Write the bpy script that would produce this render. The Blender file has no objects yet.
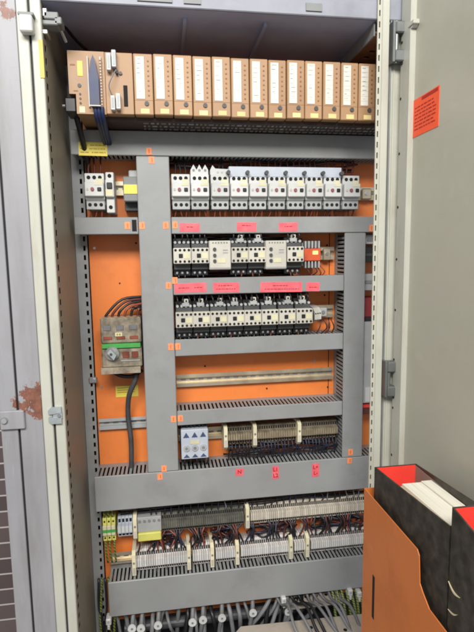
import bpy, math, random
from mathutils import Vector, Matrix
random.seed(7)
scene = bpy.context.scene
COL = scene.collection

# ------------------------------------------------------------------ camera
YAW, PITCH, ROLL, F = -.1466, -.1239, .0147, 490.0
CAM = Vector((0, -1.075, 0))
RM = Matrix.Rotation(YAW, 3, 'Z') @ Matrix.Rotation(PITCH, 3, 'X') @ Matrix.Rotation(ROLL, 3, 'Y')
def ray(px, py): return RM @ Vector(((px - 237) / F, 1, -(py - 316) / F))
def at(px, py, Y):
    d = ray(px, py); return CAM + d * ((Y - CAM.y) / d.y)
def atx(px, py, X):
    d = ray(px, py); return CAM + d * ((X - CAM.x) / d.x)
def atz(px, py, Z):
    d = ray(px, py); return CAM + d * ((Z - CAM.z) / d.z)
cd = bpy.data.cameras.new('camera'); co = bpy.data.objects.new('camera', cd); COL.objects.link(co)
cd.sensor_fit = 'AUTO'; cd.sensor_width = 36; cd.lens = F / 632 * 36
cd.clip_start = .01; cd.clip_end = 100
co.matrix_world = Matrix.Translation(CAM) @ (Matrix((RM.col[0], RM.col[2], -RM.col[1])).transposed()).to_4x4()
scene.camera = co

# ------------------------------------------------------------------ materials
MATS = {}
def mat(name, col, rough=.5, metal=0, var=.12, scale=30, bump=0.0, bscale=200, emit=None, spec=.5, grime=None, gscale=6, gamt=.5, stretch=None, orand=0, gstretch=None, scuff=0):
    m = bpy.data.materials.new(name); m.use_nodes = True
    nt = m.node_tree; b = nt.nodes['Principled BSDF']
    b.inputs['Roughness'].default_value = rough; b.inputs['Metallic'].default_value = metal
    b.inputs['Specular IOR Level'].default_value = spec
    tc = nt.nodes.new('ShaderNodeTexCoord'); src = tc.outputs['Object']
    geo = nt.nodes.new('ShaderNodeNewGeometry'); src = geo.outputs['Position']
    if stretch:
        mp = nt.nodes.new('ShaderNodeMapping'); mp.inputs['Scale'].default_value = stretch
        nt.links.new(src, mp.inputs['Vector']); src = mp.outputs['Vector']
    n = nt.nodes.new('ShaderNodeTexNoise'); n.inputs['Scale'].default_value = scale; n.inputs['Detail'].default_value = 6
    nt.links.new(src, n.inputs['Vector'])
    r = nt.nodes.new('ShaderNodeValToRGB')
    r.color_ramp.elements[0].position = .3; r.color_ramp.elements[1].position = .7
    r.color_ramp.elements[0].color = [c * (1 - var) for c in col] + [1]
    r.color_ramp.elements[1].color = [min(1, c * (1 + var)) for c in col] + [1]
    nt.links.new(n.outputs['Fac'], r.inputs['Fac'])
    out = r.outputs['Color']
    if grime:
        n2 = nt.nodes.new('ShaderNodeTexNoise'); n2.inputs['Scale'].default_value = gscale; n2.inputs['Detail'].default_value = 9; n2.inputs['Roughness'].default_value = .65
        if gstretch:
            gm = nt.nodes.new('ShaderNodeMapping'); gm.inputs['Scale'].default_value = gstretch
            nt.links.new(src, gm.inputs['Vector']); nt.links.new(gm.outputs['Vector'], n2.inputs['Vector'])
        else: nt.links.new(src, n2.inputs['Vector'])
        r2 = nt.nodes.new('ShaderNodeValToRGB'); r2.color_ramp.elements[0].position = .5; r2.color_ramp.elements[1].position = .72
        r2.color_ramp.elements[0].color = (0, 0, 0, 1); r2.color_ramp.elements[1].color = (gamt, gamt, gamt, 1)
        nt.links.new(n2.outputs['Fac'], r2.inputs['Fac'])
        mx = nt.nodes.new('ShaderNodeMix'); mx.data_type = 'RGBA'
        nt.links.new(r2.outputs['Color'], mx.inputs['Factor']); nt.links.new(out, mx.inputs['A']); mx.inputs['B'].default_value = (*grime, 1)
        out = mx.outputs['Result']
    if scuff:
        for sc, rot in (((90, 4, 5), .5), ((5, 4, 80), -.35)):
            sm = nt.nodes.new('ShaderNodeMapping'); sm.inputs['Scale'].default_value = sc; sm.inputs['Rotation'].default_value = (0, rot, 0)
            n4 = nt.nodes.new('ShaderNodeTexNoise'); n4.inputs['Scale'].default_value = 3.5; n4.inputs['Detail'].default_value = 4
            nt.links.new(src, sm.inputs['Vector']); nt.links.new(sm.outputs['Vector'], n4.inputs['Vector'])
            r4 = nt.nodes.new('ShaderNodeValToRGB'); r4.color_ramp.elements[0].position = .66; r4.color_ramp.elements[1].position = .74
            r4.color_ramp.elements[1].color = (scuff, scuff, scuff, 1); nt.links.new(n4.outputs['Fac'], r4.inputs['Fac'])
            mx = nt.nodes.new('ShaderNodeMix'); mx.data_type = 'RGBA'; nt.links.new(r4.outputs['Color'], mx.inputs['Factor'])
            nt.links.new(out, mx.inputs['A']); mx.inputs['B'].default_value = [min(1, c * (1.35 if rot > 0 else .6)) for c in col] + [1]; out = mx.outputs['Result']
    if orand:
        oi = nt.nodes.new('ShaderNodeObjectInfo'); mo = nt.nodes.new('ShaderNodeMapRange'); mo.inputs['To Min'].default_value = 1 - orand; mo.inputs['To Max'].default_value = 1 + orand
        hs = nt.nodes.new('ShaderNodeHueSaturation'); nt.links.new(oi.outputs['Random'], mo.inputs['Value']); nt.links.new(mo.outputs['Result'], hs.inputs['Value']); nt.links.new(out, hs.inputs['Color']); out = hs.outputs['Color']
    nt.links.new(out, b.inputs['Base Color'])
    # roughness breakup
    mr = nt.nodes.new('ShaderNodeMapRange'); mr.inputs['To Min'].default_value = max(.05, rough - .1); mr.inputs['To Max'].default_value = min(1, rough + .12)
    nt.links.new(n.outputs['Fac'], mr.inputs['Value']); nt.links.new(mr.outputs['Result'], b.inputs['Roughness'])
    if bump:
        n3 = nt.nodes.new('ShaderNodeTexNoise'); n3.inputs['Scale'].default_value = bscale; n3.inputs['Detail'].default_value = 3
        nt.links.new(src, n3.inputs['Vector'])
        bp = nt.nodes.new('ShaderNodeBump'); bp.inputs['Strength'].default_value = bump; bp.inputs['Distance'].default_value = .001
        nt.links.new(n3.outputs['Fac'], bp.inputs['Height']); nt.links.new(bp.outputs['Normal'], b.inputs['Normal'])
    if emit:
        b.inputs['Emission Color'].default_value = (*emit[:3], 1); b.inputs['Emission Strength'].default_value = emit[3]
    MATS[name] = m
    return m
mat('duct', (.275, .283, .285), .40, var=.06, scale=9, grime=(.19, .18, .165), gscale=8, gamt=.5, bump=.12, bscale=40, orand=.05, scuff=.35)
mat('duct_in', (.13, .13, .13), .6)
mat('plate', (.80, .225, .05), .42, var=.07, scale=5, bump=.08, grime=(.56, .13, .025), gscale=10, gamt=.5, scuff=.3)
mat('white', (.57, .58, .57), .4, var=.08, orand=.10, grime=(.42, .40, .36), gscale=30, gamt=.35)
mat('offwhite', (.52, .50, .44), .45, var=.1, orand=.10, grime=(.38, .35, .28), gscale=30, gamt=.35)
mat('cream', (.72, .66, .46), .45, var=.1)
mat('lgrey', (.36, .37, .37), .45, var=.08, orand=.1)
mat('mgrey', (.20, .21, .21), .5)
mat('dgrey', (.055, .057, .06), .5, var=.25)
mat('black', (.012, .012, .013), .4, var=.3)
mat('hole', (.006, .006, .006), .8)
mat('steel', (.55, .55, .55), .35, metal=.9, var=.1)
mat('brass', (.42, .36, .25), .45, metal=.6, var=.2)
mat('railm', (.62, .54, .40), .38, metal=.8, var=.15)
mat('red', (.26, .07, .085), .5)
mat('gapred', (.22, .02, .02), .5)
mat('redblk', (.60, .09, .03), .5)
mat('led', (1, .5, .2), .5, emit=(1, .35, .12, 1.6))
mat('labelyel', (.80, .66, .10), .5, var=.08)
mat('tape', (.62, .43, .08), .5, var=.15)
mat('board', (.24, .20, .16), .7, var=.1)
mat('paleyel', (.62, .585, .39), .5, var=.1)
mat('pink', (.86, .12, .15), .5, var=.16, scale=60, orand=.08, grime=(.80, .25, .24), gscale=40, gamt=.5)
mat('pinkink', (.28, .02, .035), .6)
mat('orangelab', (.92, .30, .12), .55, var=.12, scale=150)
mat('orangeink', (.60, .13, .05), .6)
mat('sticker', (.95, .105, .03), .5, var=.06)
mat('stickerink', (.45, .015, .008), .6)
mat('yelink', (.30, .24, .03), .6)
mat('green', (.065, .33, .075), .45)
mat('plc', (.385, .226, .115), .5, var=.07, scale=14, grime=(.31, .17, .085), gscale=12, gamt=.45, orand=.09, bump=.06)
mat('plcdark', (.26, .11, .055), .6)
mat('plcunder', (.05, .028, .022), .6, var=.3)
mat('plclab', (.70, .68, .61), .55, var=.05, orand=.07)
mat('plcink', (.45, .43, .39), .6)
mat('blue', (.016, .026, .085), .45, var=.3)
mat('bluegrey', (.46, .50, .57), .4, var=.08)
mat('bluedk', (.05, .08, .16), .4)
mat('wblack', (.013, .012, .014), .4, var=.4)
mat('wred', (.085, .020, .015), .45, var=.4)
mat('wbrown', (.22, .055, .03), .45, var=.4)
mat('wgrey', (.17, .17, .18), .5, var=.25)
mat('wblue', (.018, .022, .045), .45, var=.4)
mat('wwhite', (.55, .54, .5), .5, var=.2)
mat('termgrey', (.11, .108, .09), .5, var=.25, scale=60, orand=.16)
mat('termbrown', (.20, .165, .115), .5, var=.3, scale=60, orand=.16)
mat('termpale', (.55, .50, .42), .5, var=.1, scale=60, orand=.16)
mat('termwhite', (.58, .55, .53), .5, var=.1, scale=60, orand=.16)
mat('termyel', (.62, .60, .14), .5, var=.15)
mat('frame', (.48, .485, .42), .42, var=.04, scale=10, grime=(.36, .32, .25), gscale=11, gamt=.55, bump=.1, bscale=40, gstretch=(2, 2, .5))
mat('postp', (.47, .47, .40), .45, var=.05, scale=10, grime=(.33, .29, .22), gscale=11, gamt=.4, bump=.06)
mat('gasket', (.04, .042, .045), .7)
mat('innerwall', (.30, .27, .215), .5, var=.06, scale=12, grime=(.22, .18, .13), gscale=5, gamt=.5, bump=.08)
mat('roofm', (.33, .36, .52), .32, var=.15, scale=8, grime=(.19, .20, .29), gscale=5, gamt=.6)
mat('doorin', (.455, .45, .37), .38, var=.05, scale=4, grime=(.37, .355, .28), gscale=4, gamt=.6, bump=.15, bscale=25, scuff=.15)
mat('hinge', (.19, .20, .20), .4, metal=.6, var=.15)
mat('lavhinge', (.40, .44, .45), .4, metal=.4, var=.15)
mat('pocket', (.64, .185, .045), .42, var=.07, scale=6, grime=(.42, .11, .028), gscale=7, gamt=.6, bump=.15, bscale=30, scuff=.3)
mat('marble', (.036, .031, .023), .55, var=.5, scale=60, grime=(.075, .065, .048), gscale=60, gamt=.5)
mat('boxred', (.80, .05, .035), .5, var=.06)
mat('paper', (.72, .69, .59), .7, var=.14, scale=14, stretch=(60, .5, .5))
mat('paperedge', (.60, .50, .32), .7, var=.1, scale=14, stretch=(60, .5, .5))
mat('concrete', (.22, .21, .20), .8, var=.15, scale=8)
mat('cable', (.16, .165, .17), .5, var=.2)
mat('gland', (.42, .37, .31), .5, var=.1, grime=(.26, .21, .16), gscale=20, gamt=.5)
mat('knobm', (.22, .22, .21), .4, var=.3, scale=60)
mat('topf', (.27, .28, .33), .5, var=.1, grime=(.18, .18, .22), gscale=9, gamt=.6)
mat('typeyel', (.72, .60, .26), .5, var=.1, orand=.15)
mat('clear', (.235, .20, .145), .25, var=.5, scale=60, grime=(.42, .38, .31), gscale=40, gamt=.5)

def earth_mat():
    m = mat('earth', (.25, .35, .04), .45)
    nt = m.node_tree; b = nt.nodes['Principled BSDF']
    g = nt.nodes.new('ShaderNodeNewGeometry'); w = nt.nodes.new('ShaderNodeTexWave'); w.inputs['Scale'].default_value = 80; w.inputs['Distortion'].default_value = 2.5
    w.bands_direction = 'DIAGONAL'
    r = nt.nodes.new('ShaderNodeValToRGB'); r.color_ramp.interpolation = 'CONSTANT'
    r.color_ramp.elements[0].color = (.035, .085, .025, 1); r.color_ramp.elements[1].position = .5; r.color_ramp.elements[1].color = (.24, .25, .045, 1)
    nt.links.new(g.outputs['Position'], w.inputs['Vector']); nt.links.new(w.outputs['Fac'], r.inputs['Fac']); nt.links.new(r.outputs['Color'], b.inputs['Base Color'])
earth_mat()
def lav_mat():
    m = mat('lavender', (.305, .305, .325), .45, var=.07, scale=5, grime=(.19, .18, .175), gscale=9, gamt=.65, bump=.15, bscale=40, gstretch=(1.6, 1, .22), scuff=.25)
    nt = m.node_tree; b = nt.nodes['Principled BSDF']
    prev = b.inputs['Base Color'].links[0].from_socket
    g = nt.nodes.new('ShaderNodeNewGeometry')
    n = nt.nodes.new('ShaderNodeTexNoise'); n.inputs['Scale'].default_value = 70; n.inputs['Detail'].default_value = 8; n.inputs['Roughness'].default_value = .68
    nt.links.new(g.outputs['Position'], n.inputs['Vector'])
    spots = [((34, 404), .042, 1.0), ((29, 394), .034, 1.0), ((39, 391), .030, 1), ((17, 405), .022, .9), ((38, 412), .026, 1), ((5, 13), .020, .85), ((12, 15), .018, .85), ((3, 4), .012, .8)]
    acc = None
    for (px, py), rad, amt in spots:
        c = at(px, py, -.157)
        d = nt.nodes.new('ShaderNodeVectorMath'); d.operation = 'DISTANCE'; d.inputs[1].default_value = c
        nt.links.new(g.outputs['Position'], d.inputs[0])
        mr = nt.nodes.new('ShaderNodeMapRange'); mr.inputs['From Min'].default_value = rad; mr.inputs['From Max'].default_value = 0
        mr.inputs['To Min'].default_value = 0; mr.inputs['To Max'].default_value = 1
        nt.links.new(d.outputs['Value'], mr.inputs['Value'])
        if acc is None: acc = mr.outputs['Result']
        else:
            a = nt.nodes.new('ShaderNodeMath'); a.operation = 'MAXIMUM'
            nt.links.new(acc, a.inputs[0]); nt.links.new(mr.outputs['Result'], a.inputs[1]); acc = a.outputs[0]
    a = nt.nodes.new('ShaderNodeMath'); a.operation = 'MULTIPLY_ADD'; a.inputs[1].default_value = 2.3
    sb = nt.nodes.new('ShaderNodeMath'); sb.operation = 'SUBTRACT'; sb.inputs[1].default_value = .5; nt.links.new(n.outputs['Fac'], sb.inputs[0]); nt.links.new(sb.outputs[0], a.inputs[0]); nt.links.new(acc, a.inputs[2])
    r = nt.nodes.new('ShaderNodeValToRGB'); r.color_ramp.elements[0].position = .5; r.color_ramp.elements[1].position = .58
    nt.links.new(a.outputs[0], r.inputs['Fac'])
    zero = nt.nodes.new('ShaderNodeMath'); zero.operation = 'GREATER_THAN'; zero.inputs[1].default_value = .02
    nt.links.new(acc, zero.inputs[0])
    mul = nt.nodes.new('ShaderNodeMath'); mul.operation = 'MULTIPLY'
    nt.links.new(zero.outputs[0], mul.inputs[0]); nt.links.new(r.outputs['Color'], mul.inputs[1])
    r3 = nt.nodes.new('ShaderNodeValToRGB'); r3.color_ramp.elements[0].color = (.12, .045, .03, 1); r3.color_ramp.elements[1].color = (.27, .115, .075, 1)
    r3.color_ramp.elements[0].position = .35; r3.color_ramp.elements[1].position = .65
    nt.links.new(n.outputs['Fac'], r3.inputs['Fac'])
    mx = nt.nodes.new('ShaderNodeMix'); mx.data_type = 'RGBA'
    nt.links.new(mul.outputs[0], mx.inputs['Factor']); nt.links.new(prev, mx.inputs['A']); nt.links.new(r3.outputs['Color'], mx.inputs['B'])
    nt.links.new(mx.outputs['Result'], b.inputs['Base Color'])
lav_mat()
def brick_mat():
    m = mat('brick', (.09, .055, .05), .3)
    nt = m.node_tree; b = nt.nodes['Principled BSDF']
    g = nt.nodes.new('ShaderNodeNewGeometry'); mp = nt.nodes.new('ShaderNodeMapping'); mp.inputs['Rotation'].default_value = (math.radians(90), 0, 0)
    br = nt.nodes.new('ShaderNodeTexBrick'); br.inputs['Scale'].default_value = 1
    br.inputs['Brick Width'].default_value = .42; br.inputs['Row Height'].default_value = .057; br.inputs['Mortar Size'].default_value = .0028
    br.inputs['Color1'].default_value = (.15, .115, .115, 1); br.inputs['Color2'].default_value = (.10, .075, .075, 1); br.inputs['Mortar'].default_value = (.55, .52, .5, 1)
    nt.links.new(g.outputs['Position'], mp.inputs['Vector']); nt.links.new(mp.outputs['Vector'], br.inputs['Vector']); nt.links.new(br.outputs['Color'], b.inputs['Base Color'])
brick_mat()

# ------------------------------------------------------------------ mesh builder
class MB:
    def __init__(s): s.v = []; s.f = []; s.m = []; s.names = []
    def mi(s, n):
        if n not in s.names: s.names.append(n)
        return s.names.index(n)
    def add(s, vs, fs, m):
        o = len(s.v); s.v += [tuple(v) for v in vs]; k = s.mi(m)
        for f in fs: s.f.append([o + i for i in f]); s.m.append(k)
        return s
    def box(s, x0, x1, y0, y1, z0, z1, m, c=0.0):
        if c <= 0:
            vs = [(x, y, z) for z in (z0, z1) for y in (y0, y1) for x in (x0, x1)]
            return s.add(vs, [(0, 2, 3, 1), (4, 5, 7, 6), (0, 1, 5, 4), (2, 6, 7, 3), (0, 4, 6, 2), (1, 3, 7, 5)], m)
        # chamfered box: 24 vertices
        L = (x0, y0, z0); H = (x1, y1, z1); vs = []; idx = {}
        for sx in (0, 1):
            for sy in (0, 1):
                for sz in (0, 1):
                    sg = (sx, sy, sz)
                    for ax in range(3):
                        p = []
                        for k in range(3):
                            e = H[k] if sg[k] else L[k]
                            if k != ax: e += -c if sg[k] else c
                            p.append(e)
                        idx[(sg, ax)] = len(vs); vs.append(p)
        fs = []
        for ax in range(3):
            a, b2 = [k for k in range(3) if k != ax]
            for sd in (0, 1):
                q = []
                for (u, w) in ((0, 0), (1, 0), (1, 1), (0, 1)):
                    sg = [0, 0, 0]; sg[ax] = sd; sg[a] = u; sg[b2] = w; q.append(idx[(tuple(sg), ax)])
                flip = (sd == 1) ^ (ax == 1)
                fs.append(q if flip else q[::-1])
        for ax in range(3):       # edges along ax
            a, b2 = [k for k in range(3) if k != ax]
            for u in (0, 1):
                for w in (0, 1):
                    s0 = [0, 0, 0]; s0[a] = u; s0[b2] = w; s1 = list(s0); s1[ax] = 1
                    s0 = tuple(s0); s1 = tuple(s1)
                    fs.append([idx[(s0, a)], idx[(s1, a)], idx[(s1, b2)], idx[(s0, b2)]])
        for sx in (0, 1):
            for sy in (0, 1):
                for sz in (0, 1): fs.append([idx[((sx, sy, sz), k)] for k in range(3)])
        return s.add(vs, fs, m)
    def prism(s, pts, a0, a1, axis, m):
        # polygon pts extruded along axis: 'x': pts=(y,z); 'y': pts=(x,z); 'z': pts=(x,y)
        def P(p, a): return {'x': (a, p[0], p[1]), 'y': (p[0], a, p[1]), 'z': (p[0], p[1], a)}[axis]
        n = len(pts)
        vs = [P(p, a0) for p in pts] + [P(p, a1) for p in pts]
        fs = [list(range(n))[::-1], list(range(n, 2 * n))] + [[i, (i + 1) % n, n + (i + 1) % n, n + i] for i in range(n)]
        return s.add(vs, fs, m)
    def cyl(s, c, r, d0, d1, axis, m, n=14, r1=None):
        r1 = r if r1 is None else r1; vs = []
        for (a, rr) in ((d0, r), (d1, r1)):
            for i in range(n):
                t = 2 * math.pi * i / n; u, w = rr * math.cos(t), rr * math.sin(t)
                vs.append({'x': (a, c[0] + u, c[1] + w), 'y': (c[0] + u, a, c[1] + w), 'z': (c[0] + u, c[1] + w, a)}[axis])
        fs = [list(range(n))[::-1], list(range(n, 2 * n))] + [[i, (i + 1) % n, n + (i + 1) % n, n + i] for i in range(n)]
        return s.add(vs, fs, m)
    def tube(s, pts, r, m, n=7, sub=4):
        P = [Vector(p) for p in pts]
        if len(P) > 2 and sub > 1:
            Q = []
            for i in range(len(P) - 1):
                p0 = P[max(i - 1, 0)]; p1 = P[i]; p2 = P[i + 1]; p3 = P[min(i + 2, len(P) - 1)]
                for k in range(sub):
                    t = k / sub
                    Q.append(.5 * ((2 * p1) + (p2 - p0) * t + (2 * p0 - 5 * p1 + 4 * p2 - p3) * t * t + (3 * p1 - p0 - 3 * p2 + p3) * t ** 3))
            Q.append(P[-1]); P = Q
        vs = []; up = Vector((.31, .77, .55)).normalized()
        for i, p in enumerate(P):
            t = (P[min(i + 1, len(P) - 1)] - P[max(i - 1, 0)]).normalized()
            a = t.cross(up)
            if a.length < 1e-4: a = t.cross(Vector((1, 0, 0)))
            a.normalize(); b = t.cross(a)
            for k in range(n):
                g = 2 * math.pi * k / n; vs.append(p + a * (r * math.cos(g)) + b * (r * math.sin(g)))
        fs = []
        for i in range(len(P) - 1):
            for k in range(n): fs.append([i * n + k, i * n + (k + 1) % n, (i + 1) * n + (k + 1) % n, (i + 1) * n + k])
        fs += [list(range(n))[::-1], list(range((len(P) - 1) * n, len(P) * n))]
        return s.add(vs, fs, m)
    def build(s, name, parent=None, loc=(0, 0, 0), smooth=False):
        me = bpy.data.meshes.new(name); me.from_pydata(s.v, [], s.f)
        for n in s.names: me.materials.append(MATS[n])
        me.polygons.foreach_set('material_index', s.m)
        if smooth: me.polygons.foreach_set('use_smooth', [True] * len(s.f))
        me.update()
        import bmesh
        bm = bmesh.new(); bm.from_mesh(me); bmesh.ops.recalc_face_normals(bm, faces=bm.faces); bm.to_mesh(me); bm.free()
        o = bpy.data.objects.new(name, me); COL.objects.link(o); o.location = loc
        if parent: o.parent = parent
        return o
def tag(o, label=None, cat=None, group=None, kind=None):
    if label: o['label'] = label
    if cat: o['category'] = cat
    if group: o['group'] = group
    if kind: o['kind'] = kind
    return o
def empty(name, loc, label, cat, group=None):
    o = bpy.data.objects.new(name, None); COL.objects.link(o); o.location = loc; o.empty_display_size = .02
    return tag(o, label, cat, group)
KIDS = {}
def copy_tree(o, loc=None, label=None, group=None, parent=None):
    c = o.copy(); COL.objects.link(c)
    if loc is not None: c.location = loc
    if label: c['label'] = label
    if group: c['group'] = group
    if parent: c.parent = parent
    for ch in [k for k in bpy.data.objects if k.parent == o]: copy_tree(ch, parent=c)
    return c
ORD = ['first', 'second', 'third', 'fourth', 'fifth', 'sixth', 'seventh', 'eighth', 'ninth', 'tenth', 'eleventh', 'twelfth', 'thirteenth', 'fourteenth', 'fifteenth']
def text_mesh(txt, size, m, parent, M, name='lettering'):
    cu = bpy.data.curves.new('lettering', 'FONT'); cu.body = txt; cu.size = size; cu.align_x = 'CENTER'; cu.align_y = 'CENTER'; cu.extrude = .0001; cu.offset = size * .02
    t = bpy.data.objects.new('lettering_curve', cu); COL.objects.link(t)
    dg = bpy.context.evaluated_depsgraph_get()
    me = bpy.data.meshes.new_from_object(t.evaluated_get(dg)); bpy.data.objects.remove(t); bpy.data.curves.remove(cu)
    me.materials.clear(); me.materials.append(MATS[m]); me.transform(M)
    o = bpy.data.objects.new(name, me); COL.objects.link(o); o.parent = parent
    return o
FACE = Matrix.Rotation(math.radians(90), 4, 'X')   # text facing -Y

PY = .07            # front face of the mounting plate
# ------------------------------------------------------------------ enclosure
cab = empty('electrical_cabinet', (.25, .1, -.95), 'open steel control cabinet with orange back plate, pale frame and dark roof', 'cabinet')
CL = Vector((.25, .1, -.95))
def cpart(mb, name): return mb.build(name, cab, -CL)
b = MB(); b.box(-.164, .66, PY, PY + .003, -.892, .47, 'plate'); cpart(b, 'mounting_plate')
for (hx, hz, rr) in ((-.152, .02, .003), (-.152, -.30, .003), (-.06, .03, .0022), (.09, -.262, .0022), (.24, -.325, .0022), (.36, -.262, .003), (.395, -.33, .0022), (-.10, -.06, .0018), (.385, -.10, .0022), (.39, .02, .0022)):
    b = MB(); b.cyl((hx, hz), rr, PY - .0012, PY, 'y', 'steel' if rr > .0025 else 'hole', 12); cpart(b, 'screw' if rr > .0025 else 'drill_hole')
b = MB(); b.box(.3955, .397, PY - .0008, PY, -.60, .20, 'hole'); cpart(b, 'joint_line')
b = MB(); b.box(-.3, .80, .16, .163, -1.02, .6, 'dgrey'); cpart(b, 'back_wall')
def ladder(mb, place, w0, w1, h0, h1, l0, l1, pitch, hole, m):
    # strip between w0..w1 with slots h0..h1 repeated along l; place(w, l) -> box args
    mb.box(*place(w0, h0, l0, l1), m); mb.box(*place(h1, w1, l0, l1), m)
    l = l0
    while l < l1:
        mb.box(*place(h0, h1, l, min(l1, l + pitch - hole)), m); l += pitch
b = MB()
W = lambda a, c, l0, l1: (-.1904, -.190, a, c, l0, l1)
ladder(b, W, -.1499, .16, -.142, -.130, -1.0, .43, .021, .011, 'innerwall')
b.box(-.194, -.192, -.149, .16, -1.0, .43, 'hole')
cpart(b, 'side_wall')
b = MB(); b.box(-.2, .80, -.150, .16, .43, .434, 'roofm'); 
for x in (.05, .2): b.box(x, x + .006, -.12, .15, .424, .43, 'roofm')
cpart(b, 'roof')
# rails under the roof: perforated, run front to back
for k, (xa, xb) in enumerate(((.405, .478),)):
    b = MB()
    P = lambda a, c, l0, l1: (a, c, l0, l1, .41, .413)
    ladder(b, P, .408, .470, .432, .446, -.145, .10, .030, .013, 'plcdark')
    b.box(.405, .408, -.145, .10, .405, .43, 'mgrey'); b.box(.47, .473, -.145, .10, .405, .43, 'mgrey')
    b.box(.415, .465, -.14, .1, .426, .429, 'hole')
    cpart(b, 'roof_rail')
b = MB(); b.tube([(-.175, -.10, .44), (-.16, -.03, .425), (-.12, .03, .41), (-.06, .06, .405)], .003, 'wblack', sub=5); cpart(b, 'roof_cable')
# upright perforated rails left of plate
b = MB()
U = lambda a, c, l0, l1: (a, c, .052, .055, l0, l1)
ladder(b, U, -.1895, -.1645, -.1735, -.1685, -1.0, .40, .0205, .011, 'duct')
b.box(-.1895, -.187, .055, .16, -1.0, .40, 'duct')
b.box(-.186, -.166, .075, .078, -1.0, .40, 'hole')
cpart(b, 'upright_rail')
# top frame and left frame
b = MB(); b.box(-.21, .80, -.155, -.150, .43, .60, 'topf', .0015); b.box(-.19, .8, -.149, -.11, .434, .44, 'topf'); 
for x in (-.03, .0, .05, .27): b.box(x, x + .03, -.1575, -.155, .437, .45, 'mgrey')
cpart(b, 'top_frame')
b = MB(); b.box(-.2075, -.190, -.158, -.150, -1.0, .58, 'frame', .0015); b.box(-.2295, -.2115, -.158, -.150, -1.0, .58, 'frame', .0015); b.box(-.2115, -.2075, -.1515, -.147, -1.0, .58, 'gasket')
b.box(-.2295, -.2255, -.1495, -.1, -1, .58, 'frame')
cpart(b, 'front_frame')
q = at(46.5, 58, -.159)
b = MB(); b.box(-.1965, -.1895, -.1592, -.158, at(46, 78, -.159).z, at(46, 40, -.159).z, 'tape'); cpart(b, 'yellow_tape')
# centre post
b = MB()
Pp = lambda a, c, l0, l1: (a, c, -.162, -.159, l0, l1)
ladder(b, Pp, .405, .4135, .4075, .4102, -1.0, .58, .0195, .0105, 'postp')
b.box(.4135, .427, -.165, -.159, -1.0, .58, 'frame', .001)
b.box(.431, .452, -.14, -.105, -1.0, .58, 'postp')
b.box(.408, .4125, -.156, -.154, -1.0, .58, 'hole')
b.box(.427, .470, -.150, -.14, -1.0, .58, 'postp', .001)
b.box(.4345, .4375, -.1535, -.150, -1.0, .58, 'mgrey')
b.box(.4425, .4455, -.152, -.150, -1.0, .58, 'frame')
cpart(b, 'centre_post')
b = MB(); b.box(.795, .80, -.15, .16, -1.0, .43, 'innerwall'); cpart(b, 'side_wall')
b = MB(); b.box(-.2, .8, -.15, .16, -1.02, -1.0, 'dgrey'); b.box(-.2295, .8, -.155, .16, -1.6, -1.02, 'mgrey'); cpart(b, 'floor_plate')
# beige perforated gland plate at the bottom
p0 = at(205, 630, -.06)
b = MB(); b.prism([(.085, -.120), (.50, -.120), (.50, -.055), (.15, -.045)], -.862, -.857, 'z', 'gland')
for i in range(5): b.cyl((.16 + i * .075, -.075 - .02 * (i % 2)), .0045, -.857, -.8565, 'z', 'hole', 10)
b.box(.27, .42, -.012, .05, -.857, -.853, 'gland')
for i in range(5): b.cyl((.30 + i * .026, .02), .0045, -.853, -.8525, 'z', 'hole', 10)
cpart(b, 'gland_plate')
b = MB(); b.cyl((.03, -.885), .012, -.12, .30, 'x', 'dgrey', 14); cpart(b, 'strain_bar')
# bolt holding the upright rail
c = at(93, 380, .05); b = MB(); b.box(c.x - .009, c.x + .010, .046, .052, c.z - .007, c.z + .007, 'steel', .002); b.cyl((c.x + .002, c.z), .004, .042, .046, 'y', 'steel', 10); cpart(b, 'bolt')
# latch bracket at the upper left of the frame
b = MB()
for (px, py, sx, sz) in ((47, 17, .004, .007), (53, 20, .012, .006), (52, 27, .013, .004), (60, 25, .006, .006), (47, 36, .005, .004)):
    c = at(px, py, -.13); b.box(c.x - sx, c.x + sx, -.148, -.12, c.z - sz, c.z + sz, 'mgrey' if px > 50 else 'steel', .0015)
c0 = at(58, 24, -.12); c1 = at(66, 42, -.10); b.tube([(c0.x, -.125, c0.z), (c1.x, -.10, c1.z)], .003, 'steel', sub=1)
cpart(b, 'latch_bracket')
# white block + small hinge on the seam of the left frame
c = at(27, 24, -.165); b = MB(); b.box(c.x - .0105, c.x + .0105, -.176, -.158, c.z - .0155, c.z + .011, 'white', .002); b.box(c.x - .0125, c.x + .0125, -.172, -.158, c.z + .0112, c.z + .0165, 'mgrey', .001); cpart(b, 'seam_catch')
c = at(55.5, 416, -.165)
b = MB()
for s in (-1, 1):
    b.prism([(c.x - .013, c.z + s * .003), (c.x - .013, c.z + s * .010), (c.x - .008, c.z + s * .0155), (c.x + .010, c.z + s * .0155), (c.x + .010, c.z + s * .005), (c.x - .006, c.z + s * .003)][::s], -.164, -.158, 'y', 'lavhinge')
b.box(c.x - .005, c.x + .011, -.162, -.158, c.z - .006, c.z + .006, 'lavhinge'); b.cyl((c.x + .006, c.z), .003, -.166, -.162, 'y', 'steel', 10)
cpart(b, 'hinge')

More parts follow.
